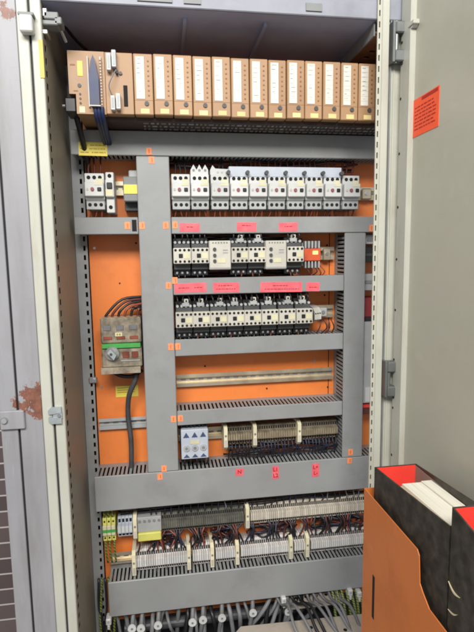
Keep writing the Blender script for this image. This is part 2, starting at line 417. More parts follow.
# ------------------------------------------------------------------ right door
door = empty('cabinet_door', (.46, -.19, -1.0), 'beige steel door swung open on the right, hinged on the perforated post', 'door')
DL = Vector((.46, -.19, -1.0))
def dpart(mb, name): return mb.build(name, door, -DL)
b = MB(); b.box(.462, .466, -.80, -.198, -1.0, .58, 'doorin'); dpart(b, 'door_panel')
b = MB(); b.box(.452, .466, -.198, -.160, -1.0, .58, 'frame', .002); b.box(.4655, .480, -.80, -.16, -1.0, .58, 'frame')
for i in range(16):
    z = -.95 + i * .1; b.cyl((-.1655, z + .037), .0026, .4515, .452, 'x', 'hole', 10)
dpart(b, 'door_rim')
for (pa, pb) in ((20, 62), (361, 397)):
    za = at(392, pa, -.17).z; zb = at(392, pb, -.17).z; h = za - zb
    b = MB(); b.box(.4315, .4365, -.172, -.153, zb, za, 'hinge', .001)
    b.box(.4365, .4565, -.174, -.153, za - h * .30, za - h * .02, 'hinge', .002); b.box(.4365, .4545, -.174, -.153, zb + h * .02, zb + h * .30, 'hinge', .002)
    b.cyl((.4405, -.165), .0045, zb, za, 'z', 'hinge', 12); b.cyl((.452, -.168), .003, zb - .003, zb + h * .3, 'z', 'hole', 8)
    dpart(b, 'hinge')
c = atx(415, 24, .459); b = MB(); b.box(.450, .462, c.y - .012, c.y + .008, c.z - .004, c.z + .004, 'frame', .001); b.cyl((c.y - .002, c.z - .002), .006, .452, .4615, 'x', 'steel', 10); dpart(b, 'door_stay')
# sticker on the door (on the flat of the panel)
S = [atx(412.5, 100, .4615), atx(439, 87, .4615), atx(439, 125, .4615), atx(412.5, 139, .4615)]
sy0 = max(S[0].y, S[3].y) - .004; sy1 = (S[1].y + S[2].y) / 2; sz1 = (S[0].z + S[1].z) / 2; sz0 = (S[2].z + S[3].z) / 2
st = MB(); st.box(.4612, .4619, sy1, sy0, sz0, sz1, 'sticker'); so = st.build('warning_sticker', None, (0, 0, 0))
tag(so, 'red-orange notice sticker with dark print lines near the top of the open door', 'sticker')
b = MB(); hh = sz1 - sz0; ww = sy0 - sy1
b.box(.4608, .4612, sy1 + ww * .04, sy0 - ww * .35, sz1 - hh * .11, sz1 - hh * .03, 'stickerink')
random.seed(3)
for k in range(7):
    z = sz1 - hh * (.24 + k * .095); y = sy0 - ww * .08
    while y > sy1 + ww * .2:
        l = random.uniform(.05, .16) * ww; b.box(.4609, .4612, max(y - l, sy1 + ww * .1), y, z - hh * .018, z + hh * .014, 'stickerink'); y -= l + ww * .03
b.build('print_lines', so)

# pocket and file boxes
pk = empty('document_pocket', (.46, -.5, -.74), 'orange sheet metal document pocket with cut-out front hung on the open door', 'document pocket')
KL = Vector((.46, -.5, -.74))
q0 = atx(365, 487, .34); q1 = atx(420, 553, .34); qb = atx(432, 609, .34)
ZT = (q0.z + q1.z) / 2
b = MB()
y0 = q0.y; y1 = q1.y; zb = qb.z - .004
prof = [(y0, -.74), (y0, ZT), (y1 + .006, ZT), (y1, ZT - .006), (y1 - .004, ZT - .045), (y1 - .012, zb + .012), (y1 - .030, zb), (y1 - .15, zb), (y1 - .168, zb + .012), (y1 - .175, ZT), (-.80, ZT), (-.80, -.74)]
n = len(prof)
b.prism(prof, .3385, .340, 'x', 'pocket'); b.build('front_panel', pk, -KL)
b = MB(); b.box(.340, .461, y0 - .0015, y0, -.74, ZT, 'pocket'); b.box(.340, .461, -.80, -.7985, -.74, ZT, 'pocket'); b.build('end_panel', pk, -KL)
b = MB(); b.box(.340, .461, -.7985, y0 - .0015, -.74, -.738, 'pocket'); b.build('bottom_panel', pk, -KL)
c0 = atx(373.5, 576, .338); c1 = atx(372.5, 618, .338)
b = MB(); b.box(.3380, .3386, c0.y - .004, c0.y + .004, c1.z, c0.z, 'hole'); b.build('slot', pk, -KL)
def file_box(x0, x1, ya, yb, z0, za, zb, label, holes):
    t = .0022; r = empty('file_box', ((x0 + x1) / 2, (ya + yb) / 2, z0), label, 'file box', 'black file boxes in the door pocket'); L = Vector(r.location)
    def side(x, xx, nm, m): 
        mb = MB(); mb.prism([(ya, z0), (ya, za), (yb, zb), (yb, z0)], x, xx, 'x', m); return mb
    o = MB()
    o.prism([(ya, z0), (ya, za), (yb, zb), (yb, z0)], x0, x0 + t, 'x', 'marble'); o.prism([(ya, z0), (ya, za), (yb, zb), (yb, z0)], x1 - t, x1, 'x', 'marble')
    o.box(x0 + t, x1 - t, ya - t, ya, z0, za, 'marble'); o.box(x0 + t, x1 - t, yb, yb + t, z0, zb, 'marble'); o.box(x0 + t, x1 - t, yb + t, ya - t, z0, z0 + t, 'marble')
    o.build('shell', r, -L)
    li = MB(); e = .0006
    li.box(x0 + t, x0 + t + e, yb + t, ya - t, z0 + t, min(za, zb) - .002, 'boxred'); li.box(x1 - t - e, x1 - t, yb + t, ya - t, z0 + t, min(za, zb) - .002, 'board' if not holes else 'boxred')
    li.box(x0 + t + e, x1 - t - e, ya - t - e, ya - t, z0 + t, za - .001, 'boxred'); li.box(x0 + t + e, x1 - t - e, yb + t, yb + t + e, z0 + t, zb - .001, 'boxred')
    li.build('lining', r, -L)
    for (hy, hz, w) in []:
        h = MB(); pts = [(hy - w * .5 * math.cos(a) , hz - w * .32 * math.sin(a)) for a in [math.pi * k / 10 for k in range(11)]]
        h.prism(pts, x0 - .0006, x0 - .0001, 'x', 'boxred'); h.build('finger_hole', r, -L)
    return r
XA = .3475
a0 = atx(374.5, 467, XA); a1 = atx(448, 525, XA)
fa = file_box(XA, .424, a0.y, a1.y - .004, -.736, a0.z, a1.z, 'black marbled file box with red lining and a stack of papers in it', [])
# papers
zt = (a0.z + a1.z) / 2 - .012
ps = empty('paper_stack', ((XA + .424) / 2, (a0.y + a1.y) / 2, -.733), 'stack of cream papers standing inside the black file box', 'papers'); PL = Vector(ps.location)
ya = a0.y - .055; yb = a1.y + .003; random.seed(5)
for (xa, xb, dz, m) in ((XA + .004, XA + .022, -.004, 'paperedge'), (XA + .0225, XA + .055, .0, 'paper'), (XA + .0555, .4205, .002, 'paper')):
    mb = MB(); mb.prism([(ya, -.733), (ya, zt + dz - .004), (yb, zt + dz + .004), (yb, -.733)], xa, xb, 'x', m)
    mb.build('sheaf', ps, -PL)
bz = atx(453, 507, XA)
fb = file_box(XA - .001, .43, bz.y, bz.y - .235, -.736, bz.z, bz.z - .045, 'second black file box with red lining and cut finger hole, nearest the viewer', [1])
# half-moon finger hole edges (pale torn board)
h0 = atx(455, 590, XA - .002); FL = Vector(fb.location)
for (pa, pb, dep) in (((448.5, 581), (460, 598), .006), ((448, 609), (458, 614.5), .004)):
    u = atx(*pa, XA - .0015); v = atx(*pb, XA - .0015); mb = MB()
    nrm = Vector((0, -(v.z - u.z), v.y - u.y)).normalized(); pts = []
    if nrm.z > 0: nrm = -nrm
    for k in range(9):
        t = k / 8; p = u.lerp(v, t) + nrm * (dep * math.sin(math.pi * t)); pts.append((p.y, p.z))
    for k in range(8, -1, -1):
        t = k / 8; p = u.lerp(v, t) + nrm * (dep * .55 * math.sin(math.pi * t)); pts.append((p.y, p.z))
    mb.prism(pts, XA - .0022, XA - .001, 'x', 'paperedge'); mb.build('finger_hole', fb, -FL)

# ------------------------------------------------------------------ neighbouring cabinet on the left
nb = empty('neighbouring_cabinet', (-.28, -.1, -1.0), 'lavender grey steel cabinet front with rust patches and a bolted latch plate', 'cabinet'); NL = Vector(nb.location)
b = MB(); b.box(-.2702, -.2302, -.157, -.150, -1.0, .58, 'lavender', .001); b.build('front_panel', nb, -NL)
b = MB(); b.box(-.3035, -.2742, -.157, -.150, -1.0, .58, 'lavender', .001); b.build('edge_panel', nb, -NL)
b = MB(); b.box(-.300, -.2302, -.149, -.02, -1.0, .58, 'gasket'); b.build('seam_backing', nb, -NL)
c = at(5, 420, -.16)
b = MB(); b.box(-.3025, at(25, 420, -.16).x, -.164, -.157, at(5, 429.5, -.16).z, at(5, 411, -.16).z, 'lavender', .0015); lp = b.build('latch_plate', nb, -NL)
b = MB(); b.cyl((c.x, c.z), .0065, -.1655, -.164, 'y', 'mgrey', 20); b.cyl((c.x, c.z), .0048, -.1675, -.1655, 'y', 'lavender', 20); b.build('bolt', lp)
bw = MB(); bw.box(-3.0, 1.5, .60, .70, -1.6, 1.4, 'brick'); tag(bw.build('brick_wall'), 'dark brown glazed brick wall with pale mortar behind the cabinets', 'wall')
fl = MB(); fl.box(-4, 4, -5, .60, -1.62, -1.6, 'concrete'); tag(fl.build('floor'), kind='structure')

# ------------------------------------------------------------------ wiring ducts
def duct(label, x0, x1, z0, z1, vertical=False, fingers=True, ends=True, depth=0.0):
    r = empty('wiring_duct', ((x0 + x1) / 2, PY, (z0 + z1) / 2), label, 'cable duct', 'grey slotted wiring ducts'); L = Vector(r.location)
    t = .0016
    b = MB()
    b.box(x0, x1, -.0022 + depth, .003 + depth, z0, z1, 'duct', .0014)
    b.build('cover', r, -L)
    b = MB(); b.box(x0 + .003, x1 - .003, PY - .003, PY - .0004, z0 + .003, z1 - .003, 'duct_in')
    if vertical: b.box(x0 + .012, x1 - .012, .012, PY - .004, z0 + .01, z1 - .01, 'wblack')
    else: b.box(x0 + .01, x1 - .01, .012, PY - .004, z0 + .012, z1 - .012, 'wblack')
    b.build('base', r, -L)
    pitch, w = .0092, .0052
    for sd in (0, 1):
        b = MB()
        if vertical:
            xa = x0 + .0015 if sd == 0 else x1 - .0015 - t
            b.box(xa, xa + t, PY - .017, PY - .0005, z0, z1, 'duct')
            z = z0 + .002
            while z + w < z1: b.box(xa, xa + t, .0032 + depth, PY - .017, z, z + w, 'duct'); z += pitch
        else:
            za = z0 + .0015 if sd == 0 else z1 - .0015 - t
            b.box(x0, x1, PY - .017, PY - .0005, za, za + t, 'duct')
            x = x0 + .002
            while x + w < x1: b.box(x, x + w, .0032 + depth, PY - .017, za, za + t, 'duct'); x += pitch
        b.build('slotted_wall', r, -L)
    return r
XE = .63
Zt0, Zt1, Zu0, Zu1, Zc0, Zc1, Zd0, Zd1, Ze0, Ze1, Zf0, Zf1, Zg0, Zg1 = .2086, .2586, .0468, .0823, -.0849, -.0489, -.2209, -.1835, -.3796, -.3458, -.5682, -.486, -.8281, -.7422
V0, V1, W0, W1 = -.0494, .0187, .4078, .4576
ducts = {
 't': duct('wide grey wiring duct across the top, under the tan module row', -.180, XE, Zt0, Zt1),
 'ul': duct('short grey wiring duct left of the upright duct, below the two breakers', -.181, V0 - .001, Zu0, Zu1),
 'u': duct('long grey wiring duct with three pink labels under the white motor starters', V1 + .001, XE, Zu0, Zu1),
 'v': duct('broad upright grey wiring duct on the left, beside the main switch', V0, V1, Zf1 + .001, Zt0 - .001, True),
 'w': duct('narrow upright grey wiring duct on the right, by the centre post', W0, W1, Zf1 + .001, Zu0 - .001, True),
 'c': duct('grey wiring duct with pink labels above the lower contactor row', V1 + .001, W0 - .001, Zc0, Zc1),
 'd': duct('plain grey wiring duct above the empty mounting rail', V1 + .001, W0 - .001, Zd0, Zd1),
 'e': duct('plain grey wiring duct between the empty rail and the brown terminals', V1 + .001, W0 - .001, Ze0, Ze1),
 'f': duct('tallest grey wiring duct with three pink labels, above the terminal strips', -.168, XE, Zf0, Zf1),
 'g': duct('lowest grey wiring duct, scuffed, below the white terminal strip', -.150, XE, Zg0, Zg1),
}
tilt = random.Random(4)
def patch(px, py, w, h, m, label, cat, group=None, Y=-.0022, name='label_tag'):
    c = at(px, py, Y); b = MB(); b.box(c.x - w / 2, c.x + w / 2, -.0007, 0, c.z - h / 2, c.z + h / 2, m)
    o = b.build(name, None, (0, Y, 0)); pv = Vector((c.x, 0, c.z))
    o.matrix_basis = Matrix.Translation(pv) @ Matrix.Rotation(tilt.uniform(-.035, .035), 4, 'Y') @ Matrix.Translation(-pv) @ o.matrix_basis if name != 'joint_cap' else o.matrix_basis
    return tag(o, label, cat, group), c
o, c = patch(134.3, 225.5, .0095, .024, 'hole', 'black joint cap between the short left duct and the upright duct', 'joint cap', name='joint_cap', Y=-.0024)
# orange number tags
ot = [((149, 151.3), 'orange tag at the bottom edge of the top duct, above the upright duct'), ((151.5, 160), 'orange tag at the head of the broad upright duct'),
      ((127.5, 225.5), 'orange tag on the short left duct beside the black joint cap'), ((142, 225.5), 'orange tag on the upright duct right of the black joint cap'),
      ((165.8, 225.3), 'orange tag on the right edge of the upright duct, level with the starters duct'), ((175, 225), 'orange tag on the left end of the long duct under the starters'),
      ((168.5, 285.5), 'orange tag on the upright duct level with the lower contactor labels'), ((174.8, 280.5), 'orange tag on the left end of the duct above the lower contactors'),
      ((170.8, 346.8), 'orange tag on the upright duct level with the duct above the empty rail'), ((177.8, 346.5), 'orange tag on the left end of the duct above the empty rail'),
      ((173.5, 419, ), 'orange tag on the upright duct level with the duct below the empty rail'), ((180.3, 418.3), 'orange tag on the left end of the duct below the empty rail'),
      ((164, 468.5), 'orange tag at the foot of the broad upright duct'), ((160, 476.5), 'orange tag on the tallest duct below the broad upright duct'),
      ((350.5, 452), 'orange tag at the foot of the narrow upright duct'), ((349.5, 460.5), 'orange tag on the tallest duct below the narrow upright duct'),
      ((371.5, 228), 'orange tag on the right end of the long duct, at the centre post')]
for k, ((px, py), lab) in enumerate(ot):
    o, c = patch(px, py, .0115, .0145, 'orangelab', lab, 'number tag', 'orange number tags on the ducts')
    b = MB(); b.box(c.x - .0009 + .0012 * (k % 2), c.x + .0009 + .0012 * (k % 2), -.0010, -.0007, c.z - .0042, c.z + .0042, 'orangeink')
    b.build('number', o)
def strip(px0, px1, py0, py1, lab, lines):
    c0 = at(px0, py0, -.0022); c1 = at(px1, py1, -.0022); w = c1.x - c0.x; h = c0.z - c1.z
    o, c = patch((px0 + px1) / 2, (py0 + py1) / 2, w, h, 'pink', lab, 'label', 'pink label strips on the ducts', name='label_strip')
    b = MB()
    for (fz, a0, a1) in lines:
        x = c.x + (a0 - .5) * w
        while x < c.x + (a1 - .5) * w:
            l = random.uniform(.0025, .0075); b.box(x, min(x + l, c.x + (a1 - .5) * w), -.0010, -.0007, c.z + fz * h - .0009, c.z + fz * h + .0009, 'pinkink'); x += l + .0015
    if lines: b.build('print_lines', o)
    return o, c
strip(179.5, 200, 223.2, 231.8, 'pale pink label on the starters duct, leftmost of its three', [(.05, .35, .7)])
strip(236.8, 256.5, 222.5, 231.2, 'pink label on the starters duct, middle of its three', [(.15, .25, .7)])
strip(279, 297.5, 222.7, 231.2, 'bright pink label on the starters duct, rightmost of its three', [(.05, .3, .75)])
strip(174.5, 206.5, 283.5, 292, 'pink label with two printed words at the left end of the lower contactors duct', [(0, .12, .45), (0, .62, .9)])
strip(213, 239.5, 283, 292, 'pink label with two printed lines, second from left above the lower contactors', [(.2, .2, .75), (-.15, .12, .85)])
strip(260.5, 302, 282.5, 291.5, 'longest pink label above the lower contactors', [(.15, .3, .65), (-.2, .1, .95)])
strip(306.5, 319.5, 282.5, 291, 'small pink label with bold print right of the longest pink label', [(-.05, .2, .85)])
for (px, py, w, h, txt, lab) in ((239.5, 472, .019, .017, ['N'], 'small pink label reading N on the tallest duct'), (275.5, 472.5, .016, .031, ['L1', 'L2'], 'pink label with two short printed codes, left of its pair on the tallest duct'), (315.5, 470, .017, .033, ['L+', 'L-'], 'pink label with two short printed codes, right of its pair on the tallest duct')):
    o, c = patch(px, py, w, h, 'pink', lab, 'label', 'pink label strips on the ducts', name='label_strip')
    for k, s in enumerate(txt):
        dz = 0 if len(txt) == 1 else (.007 - .0145 * k)
        text_mesh(s, .0125, 'pinkink', o, Matrix.Translation((c.x, -.0009, c.z + dz)) @ FACE)
o, c = patch(93, 149, .057, .027, 'labelyel', 'yellow label with three printed lines at the left end of the top duct', 'label', name='label_plate')
b = MB(); random.seed(11)
for k in range(3):
    x = c.x - .025
    while x < c.x + .024:
        l = random.uniform(.003, .009); b.box(x, min(x + l, c.x + .025), -.0009, -.0007, c.z + .0065 - .0072 * k, c.z + .0083 - .0072 * k, 'yelink'); x += l + (.006 if abs(x - c.x + .018) < .004 else .0013)
b.build('print_lines', o)
# yellow label on the plate below the switch
c0 = at(115.5, 386, PY); c1 = at(138.5, 396, PY)
b = MB(); b.box(c0.x, c1.x, PY - .0012, PY - .0004, c1.z, c0.z, 'labelyel'); o = tag(b.build('label_plate'), 'dull yellow label on the orange plate below the main switch', 'label')
b = MB()
for k in range(3): b.box(c0.x + .004, c1.x - .008, PY - .0015, PY - .0012, c0.z - .0062 - .005 * k, c0.z - .0046 - .005 * k, 'yelink')
b.build('print_lines', o)

# ------------------------------------------------------------------ DIN rails
def rail(x0, x1, z, label, m='railm', h=.030, Yf=.058, slots=True):
    r = MB()
    r.box(x0, x1, Yf, Yf + .0012, z + h * .22, z + h / 2, m); r.box(x0, x1, Yf, Yf + .0012, z - h / 2, z - h * .22, m)
    r.box(x0, x1, Yf + .001, Yf + .009, z + h * .19, z + h * .22, m); r.box(x0, x1, Yf + .001, Yf + .009, z - h * .22, z - h * .19, m)
    r.box(x0, x1, Yf + .0085, Yf + .0098, z - h * .22, z + h * .22, m)
    if slots:
        x = x0 + .01
        while x + .012 < x1: r.box(x, x + .012, Yf + .0082, Yf + .0085, z - .002, z + .002, 'mgrey'); x += .021
    return tag(r.build('mounting_rail'), label, 'mounting rail', 'steel mounting rails')
Z1 = .137; Z2 = 0.0; Z3 = -.138
rail(-.158, V0 - .004, at(118, 188.5, .06).z, 'short steel rail carrying the two breakers left of the upright duct')
rail(V1 + .003, .60, Z1 + .003, 'steel rail carrying the white motor starters')
rail(V1 + .003, W0 - .004, Z2 + .001, 'steel rail carrying the upper contactors and the red relay block')
rail(V1 + .003, W0 - .004, Z3, 'steel rail carrying the lower contactor row')
rail(V1 + .003, W0 - .004, -.292, 'empty slotted brass-coloured rail on bare orange plate')
rail(V1 + .003, W0 - .004, -.424, 'steel rail carrying the brown terminals and blue-grey device')
rail(-.158, .55, -.640, 'steel rail carrying the dark and pale terminal strip')
rail(-.150, .55, -.722, 'steel rail carrying the white terminal strip, its bare end at left')
c0 = at(98, 419, .06); c1 = at(98, 430, .06)
rail(-.160, V0 - .003, (c0.z + c1.z) / 2, 'short grey rail left of the upright duct, under the main switch', 'lgrey', c0.z - c1.z)

# ------------------------------------------------------------------ wires
def wire(pts, r, m, label, group, cat='wire', name='wire', n=6, sub=4):
    b = MB(); b.tube(pts, r, m, n, sub); return tag(b.build(name, smooth=True), label, cat, group)
rnd = random.Random(21)
def j(a): return rnd.uniform(-a, a)

# ------------------------------------------------------------------ motor starters
def make_starter(w, label, group):
    r = empty('motor_starter', (0, 0, 0), label, 'motor starter', group)
    h = .054; yf = -.075
    b = MB(); b.box(-w / 2, w / 2, yf + .018, 0, -.038, h / 2 - .002, 'lgrey', .001); b.box(-w / 2, w / 2, yf + .010, yf + .018, -h / 2 + .0, h / 2, 'white', .0012)
    b.box(-w / 2 + .0005, w / 2 - .0005, yf, yf + .010, -.021, .0085, 'white', .0015)
    b.build('body', r)
    b = MB()
    for k in (-1, 0, 1):
        x = k * w * .29; b.cyl((x, .0185), .0039, yf + .0092, yf + .0102, 'y', 'hole', 12)
    b.build('terminal_hole', r)
    b = MB(); b.box(-w / 2 + .001, w / 2 - .001, yf + .012, 0, -.047, -.0275, 'lgrey', .001)
    for k in (-1, 0, 1): b.cyl((k * w * .29, -.037), .0037, yf + .0112, yf + .0122, 'y', 'hole', 12)
    b.box(-w / 2 + .001, w / 2 - .001, yf + .0115, yf + .0122, -.030, -.0285, 'mgrey')
    b.build('terminal_block', r)
    b = MB(); b.cyl((-.0035, -.0065), .0036, yf - .003, yf, 'y', 'red', 14); b.build('stop_button', r)
    b = MB(); b.box(.0065, .0145, yf - .003, yf, -.0105, -.003, 'black', .001); b.build('start_button', r)
    b = MB(); b.box(w * .08, w / 2 - .002, yf + .0085, yf + .0100, .0095, .0160, 'paleyel'); b.box(.001, w / 2 - .003, yf - .0006, yf, .0015, .0065, 'paleyel'); b.build('rating_label', r)
    b = MB(); b.cyl((-.0135, -.0065), .0028, yf - .001, yf, 'y', 'offwhite', 12); b.box(-.0138, -.0132, yf - .0012, yf - .001, -.009, -.004, 'mgrey'); b.build('setting_dial', r)
    return r
sx = [(173.3, 188.6), (192, 208.5), (211, 230), (230.5, 249), (249.5, 268), (268.5, 287.2), (287.7, 306), (306.3, 324.4), (324.7, 343), (343.3, 362)]
proto = None; SG = 'white motor starters in the top device row'
sxs = []
extra = ['standing apart at the left end', 'under the three-hump white cap', 'under the flat white feed cap', '', '', '', '', '', '', 'at the right end beside the bare rail']
for k, (a, c_) in enumerate(sx):
    p0 = at(a, 187, -.005); p1 = at(c_, 187, -.005); xc = (p0.x + p1.x) / 2
    lab = 'white motor starter ' + extra[k] if extra[k] else 'white motor starter, %s from the left in the main starter row' % ORD[k]
    loc = (xc, PY, .146)
    if proto is None:
        proto = make_starter(.0395, lab, SG); proto.location = loc; s = proto
    else: s = copy_tree(proto, loc, lab, SG)
    if k in (3, 4): pass
    sxs.append(xc)
# left group: one starter + one narrow breaker + dark relay
p = at(94, 187, -.005); ls = copy_tree(proto, (p.x, PY, .146), 'white motor starter on the short rail left of the upright duct', SG); lsx = p.x
p = at(109.3, 187, -.005)
br = empty('circuit_breaker', (p.x, PY, .146), 'narrow white breaker with black switch beside the left motor starter', 'circuit breaker')
b = MB(); b.box(-.0085, .0085, -.062, 0, -.054, .030, 'white', .0015); b.box(-.0085, .0085, -.070, -.062, -.022, .014, 'white', .001); b.build('body', br)
b = MB(); b.box(-.0055, .0055, -.074, -.070, -.005, .0075, 'black', .001); b.build('switch', br)
b = MB(); b.box(-.0085, .0060, -.0712, -.0700, -.020, -.0065, 'paleyel'); b.build('label_plate', br)
b = MB(); b.cyl((0, .0225), .0040, -.0630, -.062, 'y', 'hole'); b.build('terminal_hole', br); b = MB(); b.cyl((0, -.042), .0040, -.063, -.062, 'y', 'hole'); b.build('terminal_hole', br)
p0 = at(123.5, 185, .0); p1 = at(136.5, 185, .0)
rl = empty('relay', ((p0.x + p1.x) / 2 + .004, PY, .144), 'dark relay with a yellow front panel half hidden by the upright duct', 'relay')
b = MB(); b.box(-.019, .019, -.060, -.004, -.028, .024, 'mgrey', .002); b.box(-.019, .019, -.035, 0, -.045, -.028, 'dgrey', .001); b.build('body', rl)
b = MB(); b.box(-.0175, .016, -.0615, -.060, -.012, .007, 'labelyel'); b.build('label_plate', rl)
b = MB(); b.box(-.008, .019, -.040, 0, .024, .040, 'lgrey', .002); b.build('socket', rl)
# caps on starters 2 and 3
r = empty('feed_cap', (sxs[1], PY, .173), 'white three-hump feed cap on top of the second starter', 'feed cap')
b = MB(); b.prism([(-.019, 0), (-.019, .010), (-.0125, .021), (-.006, .010), (0, .021), (.006, .010), (.0125, .021), (.019, .010), (.019, 0)], -.060, -.02, 'y', 'white'); b.build('body', r)
b = MB()
for x in (-.0125, 0, .0125): b.cyl((x, .009), .0028, -.0606, -.060, 'y', 'mgrey', 10)
b.build('terminal_hole', r)
r = empty('feed_cap', (sxs[2], PY, .173), 'flat white feed cap with one corner raised on the third starter', 'feed cap')
b = MB(); b.prism([(-.020, 0), (-.020, .010), (-.015, .020), (-.009, .013), (.020, .012), (.020, 0)], -.060, -.02, 'y', 'white'); b.build('body', r)
b = MB()
for x in (-.006, .003, .012): b.box(x, x + .005, -.0606, -.060, .003, .007, 'lgrey')
b.build('terminal_hole', r)
# busbar block behind starters 3-9
bb = empty('busbar_block', ((sxs[2] + sxs[8]) / 2, PY, .178), 'long light grey busbar cover behind the tops of the starters', 'busbar')
L = Vector(bb.location); b = MB(); b.box(sxs[3] - .022, sxs[8] + .021, .004, .026, .168, .190, 'bluegrey', .001); b.build('cover', bb, -L)
for k in range(2, 9):
    xk = (sxs[k] + sxs[min(k + 1, 9)]) / 2 - .003; b = MB(); b.cyl((xk, .1765), .0043, -.006, .0045, 'y', 'dgrey', 12); b.build('clamp_screw', bb, -L)
# end terminal on rail right of starters
p = at(370, 192, .03); r = empty('end_clamp', (p.x, PY, .137), 'small tan end clamp on the rail right of the motor starters', 'end clamp')
b = MB(); b.box(-.012, .012, -.022, -.010, -.011, .014, 'railm', .002); b.build('body', r); b = MB(); b.cyl((0, .002), .0045, -.0235, -.022, 'y', 'steel', 10); b.build('screw', r)
for k, (a, bq) in enumerate(((169.5, 173), (188.7, 191.5))):
    p = at((a + bq) / 2, 189, .02); r = tag(MB().box(-.004, .004, -.05, -.012, -.012, .012, 'offwhite', .001).build('end_clamp', None, (p.x + (.003 if k == 0 else 0), PY, .140)), ['cream end clamp left of the lone motor starter', 'cream end clamp between the lone starter and its neighbour'][k], 'end clamp')
# wires for starters
for k, xc in enumerate([lsx] + sxs):
    who = 'the lone left breaker group' if k == 0 else 'the %s motor starter' % ORD[k - 1]
    for q in (-1, 0, 1):
        x = xc + q * .0115
        yo = .022 if k > 3 else 0
        wire([(x, .012 + yo, .166), (x + j(.002), .020 + yo / 2, .185), (x + j(.004), .030, .205), (x + j(.004), .04, .225)], .0019 if k != 2 else .0017, 'wblack' if k in (1, 2, 3, 4) else 'wred',
             'dark wire dropping from the top duct into ' + who, 'wires above ' + who)
    for q in (-1, 0, 1):
        x = xc + q * .0115
        wire([(x, .016, .106), (x + j(.001), .018, .094), (x + j(.004), .026, .080), (x + j(.004), .036, .066)], .0017, 'wbrown' if k < 9 else 'wred',
             'red-brown wire running down into the duct from ' + who, 'wires below ' + who)
# ------------------------------------------------------------------ contactors
def make_contactor(label, group):
    r = empty('contactor', (0, 0, 0), label, 'contactor', group); w = .0375; yf = -.090
    b = MB(); b.box(-w / 2, w / 2, -.060, 0, -.044, .038, 'black', .0015); b.box(-w / 2 + .001, w / 2 - .001, -.072, -.060, -.030, .026, 'dgrey', .001); b.build('body', r)
    b = MB(); b.box(-w / 2, w / 2, yf, -.072, -.017, .0165, 'offwhite', .0012); b.build('front_block', r)
    b = MB()
    for k in range(4):
        x = -w / 2 + w * (k + .5) / 4
        for z in (.0118, -.0122): b.cyl((x, z), .0028, yf - .0006, yf + .0001, 'y', 'hole', 10)
    b.build('screw_hole', r)
    b = MB(); b.box(-.0075, .0010, yf - .002, yf, -.0045, .0042, 'black', .0008); b.build('position_indicator', r)
    b = MB(); b.box(.003, w / 2 - .003, yf - .0008, yf, -.0065, .0055, 'paleyel'); b.build('rating_label', r)
    b = MB()
    for k in range(4):
        x = -w / 2 + w * (k + .5) / 4
        b.cyl((x, .0285), .0030, -.074, -.0605, 'y', 'lgrey', 10)
    b.build('terminal_stud', r)
    b = MB()
    for k in range(3):
        x = -w / 2 + w * (k + .7) / 3.4; b.cyl((x, -.037), .0026, -.062, -.0602, 'y', 'steel', 10)
    b.build('terminal_screw', r)
    return r
def make_aux(label, x, z):
    r = empty('suppressor', (x, PY, z), label, 'suppressor', None)
    b = MB(); b.box(-.008, .008, -.076, -.055, 0, .008, 'lgrey', .001); b.box(-.0035, .0065, -.072, -.055, .008, .016, 'offwhite', .001); b.build('body', r)
    b = MB(); b.cyl((.0015, .012), .0022, -.0727, -.072, 'y', 'hole', 8); b.build('screw', r)
    return r
up = [(173.6, 191), (191.7, 209), (231.5, 248.7), (249.3, 265.5), (287.4, 304)]
upl = ['leftmost contactor of the upper row, first of the pair left of the cream relay', 'upper-row contactor touching the left side of the first cream relay', 'upper-row contactor touching the right side of the first cream relay', 'upper-row contactor touching the left side of the second cream relay', 'single upper-row contactor between the second cream relay and the red block']
cproto = None; cps = []
for k, (a, c_) in enumerate(up):
    x = (at(a, 255, -.02).x + at(c_, 255, -.02).x) / 2; loc = (x, PY, 0.0)
    g = 'black and white contactors of the upper row'
    if cproto is None: cproto = make_contactor(upl[k], g); cproto.location = loc
    else: copy_tree(cproto, loc, upl[k], g)
    cps.append((x, 0.0, 'upper-row contactor %s' % ['at the left end', 'left of the first cream relay', 'right of the first cream relay', 'left of the second cream relay', 'beside the red block'][k]))
lo = [(176, 193), (193.7, 210), (211, 227.3), (228, 244.6), (245.2, 261.3), (262, 278.8), (279.4, 296), (296.6, 313)]
for k, (a, c_) in enumerate(lo):
    x = (at(a, 319, -.02).x + at(c_, 317, -.02).x) / 2
    copy_tree(cproto, (x, PY, Z3), '%s contactor from the left in the lower row of eight' % ORD[k].capitalize(), 'black and white contactors of the lower row')
    cps.append((x, Z3, '%s contactor of the lower row' % ORD[k]))
ai = None
for k, (x, z, who) in enumerate(cps):
    if k in (0, 1): continue
    lab = 'pale suppressor plugged on top of the ' + who
    if ai is None: ai = make_aux(lab, x + .003, z + .0275); ai['group'] = 'suppressors on the contactors'
    else: copy_tree(ai, (x + (.004 if k % 2 else -.001), PY, z + .0275), lab, 'suppressors on the contactors')
for (x, z, who) in cps:
    for q in (-1, 0, 1):
        xx = x + q * .012
        wire([(xx, .004, z + .029), (xx + j(.003), -.004, z + .042), (xx + j(.004), .014, z + .056), (xx + j(.005), .03, z + .068)], .0017, 'wblack', 'black wire looping from above into the ' + who, 'wires above the ' + who)
    for q in (-.7, .7):
        xx = x + q * .011
        wire([(xx, .008, z - .037), (xx + j(.003), .002, z - .048), (xx + j(.004), .018, z - .062), (xx + j(.005), .03, z - .075)], .0018, rnd.choice(['wblack', 'wblack', 'wred']), 'dark wire leaving the bottom of the ' + who, 'wires below the ' + who)
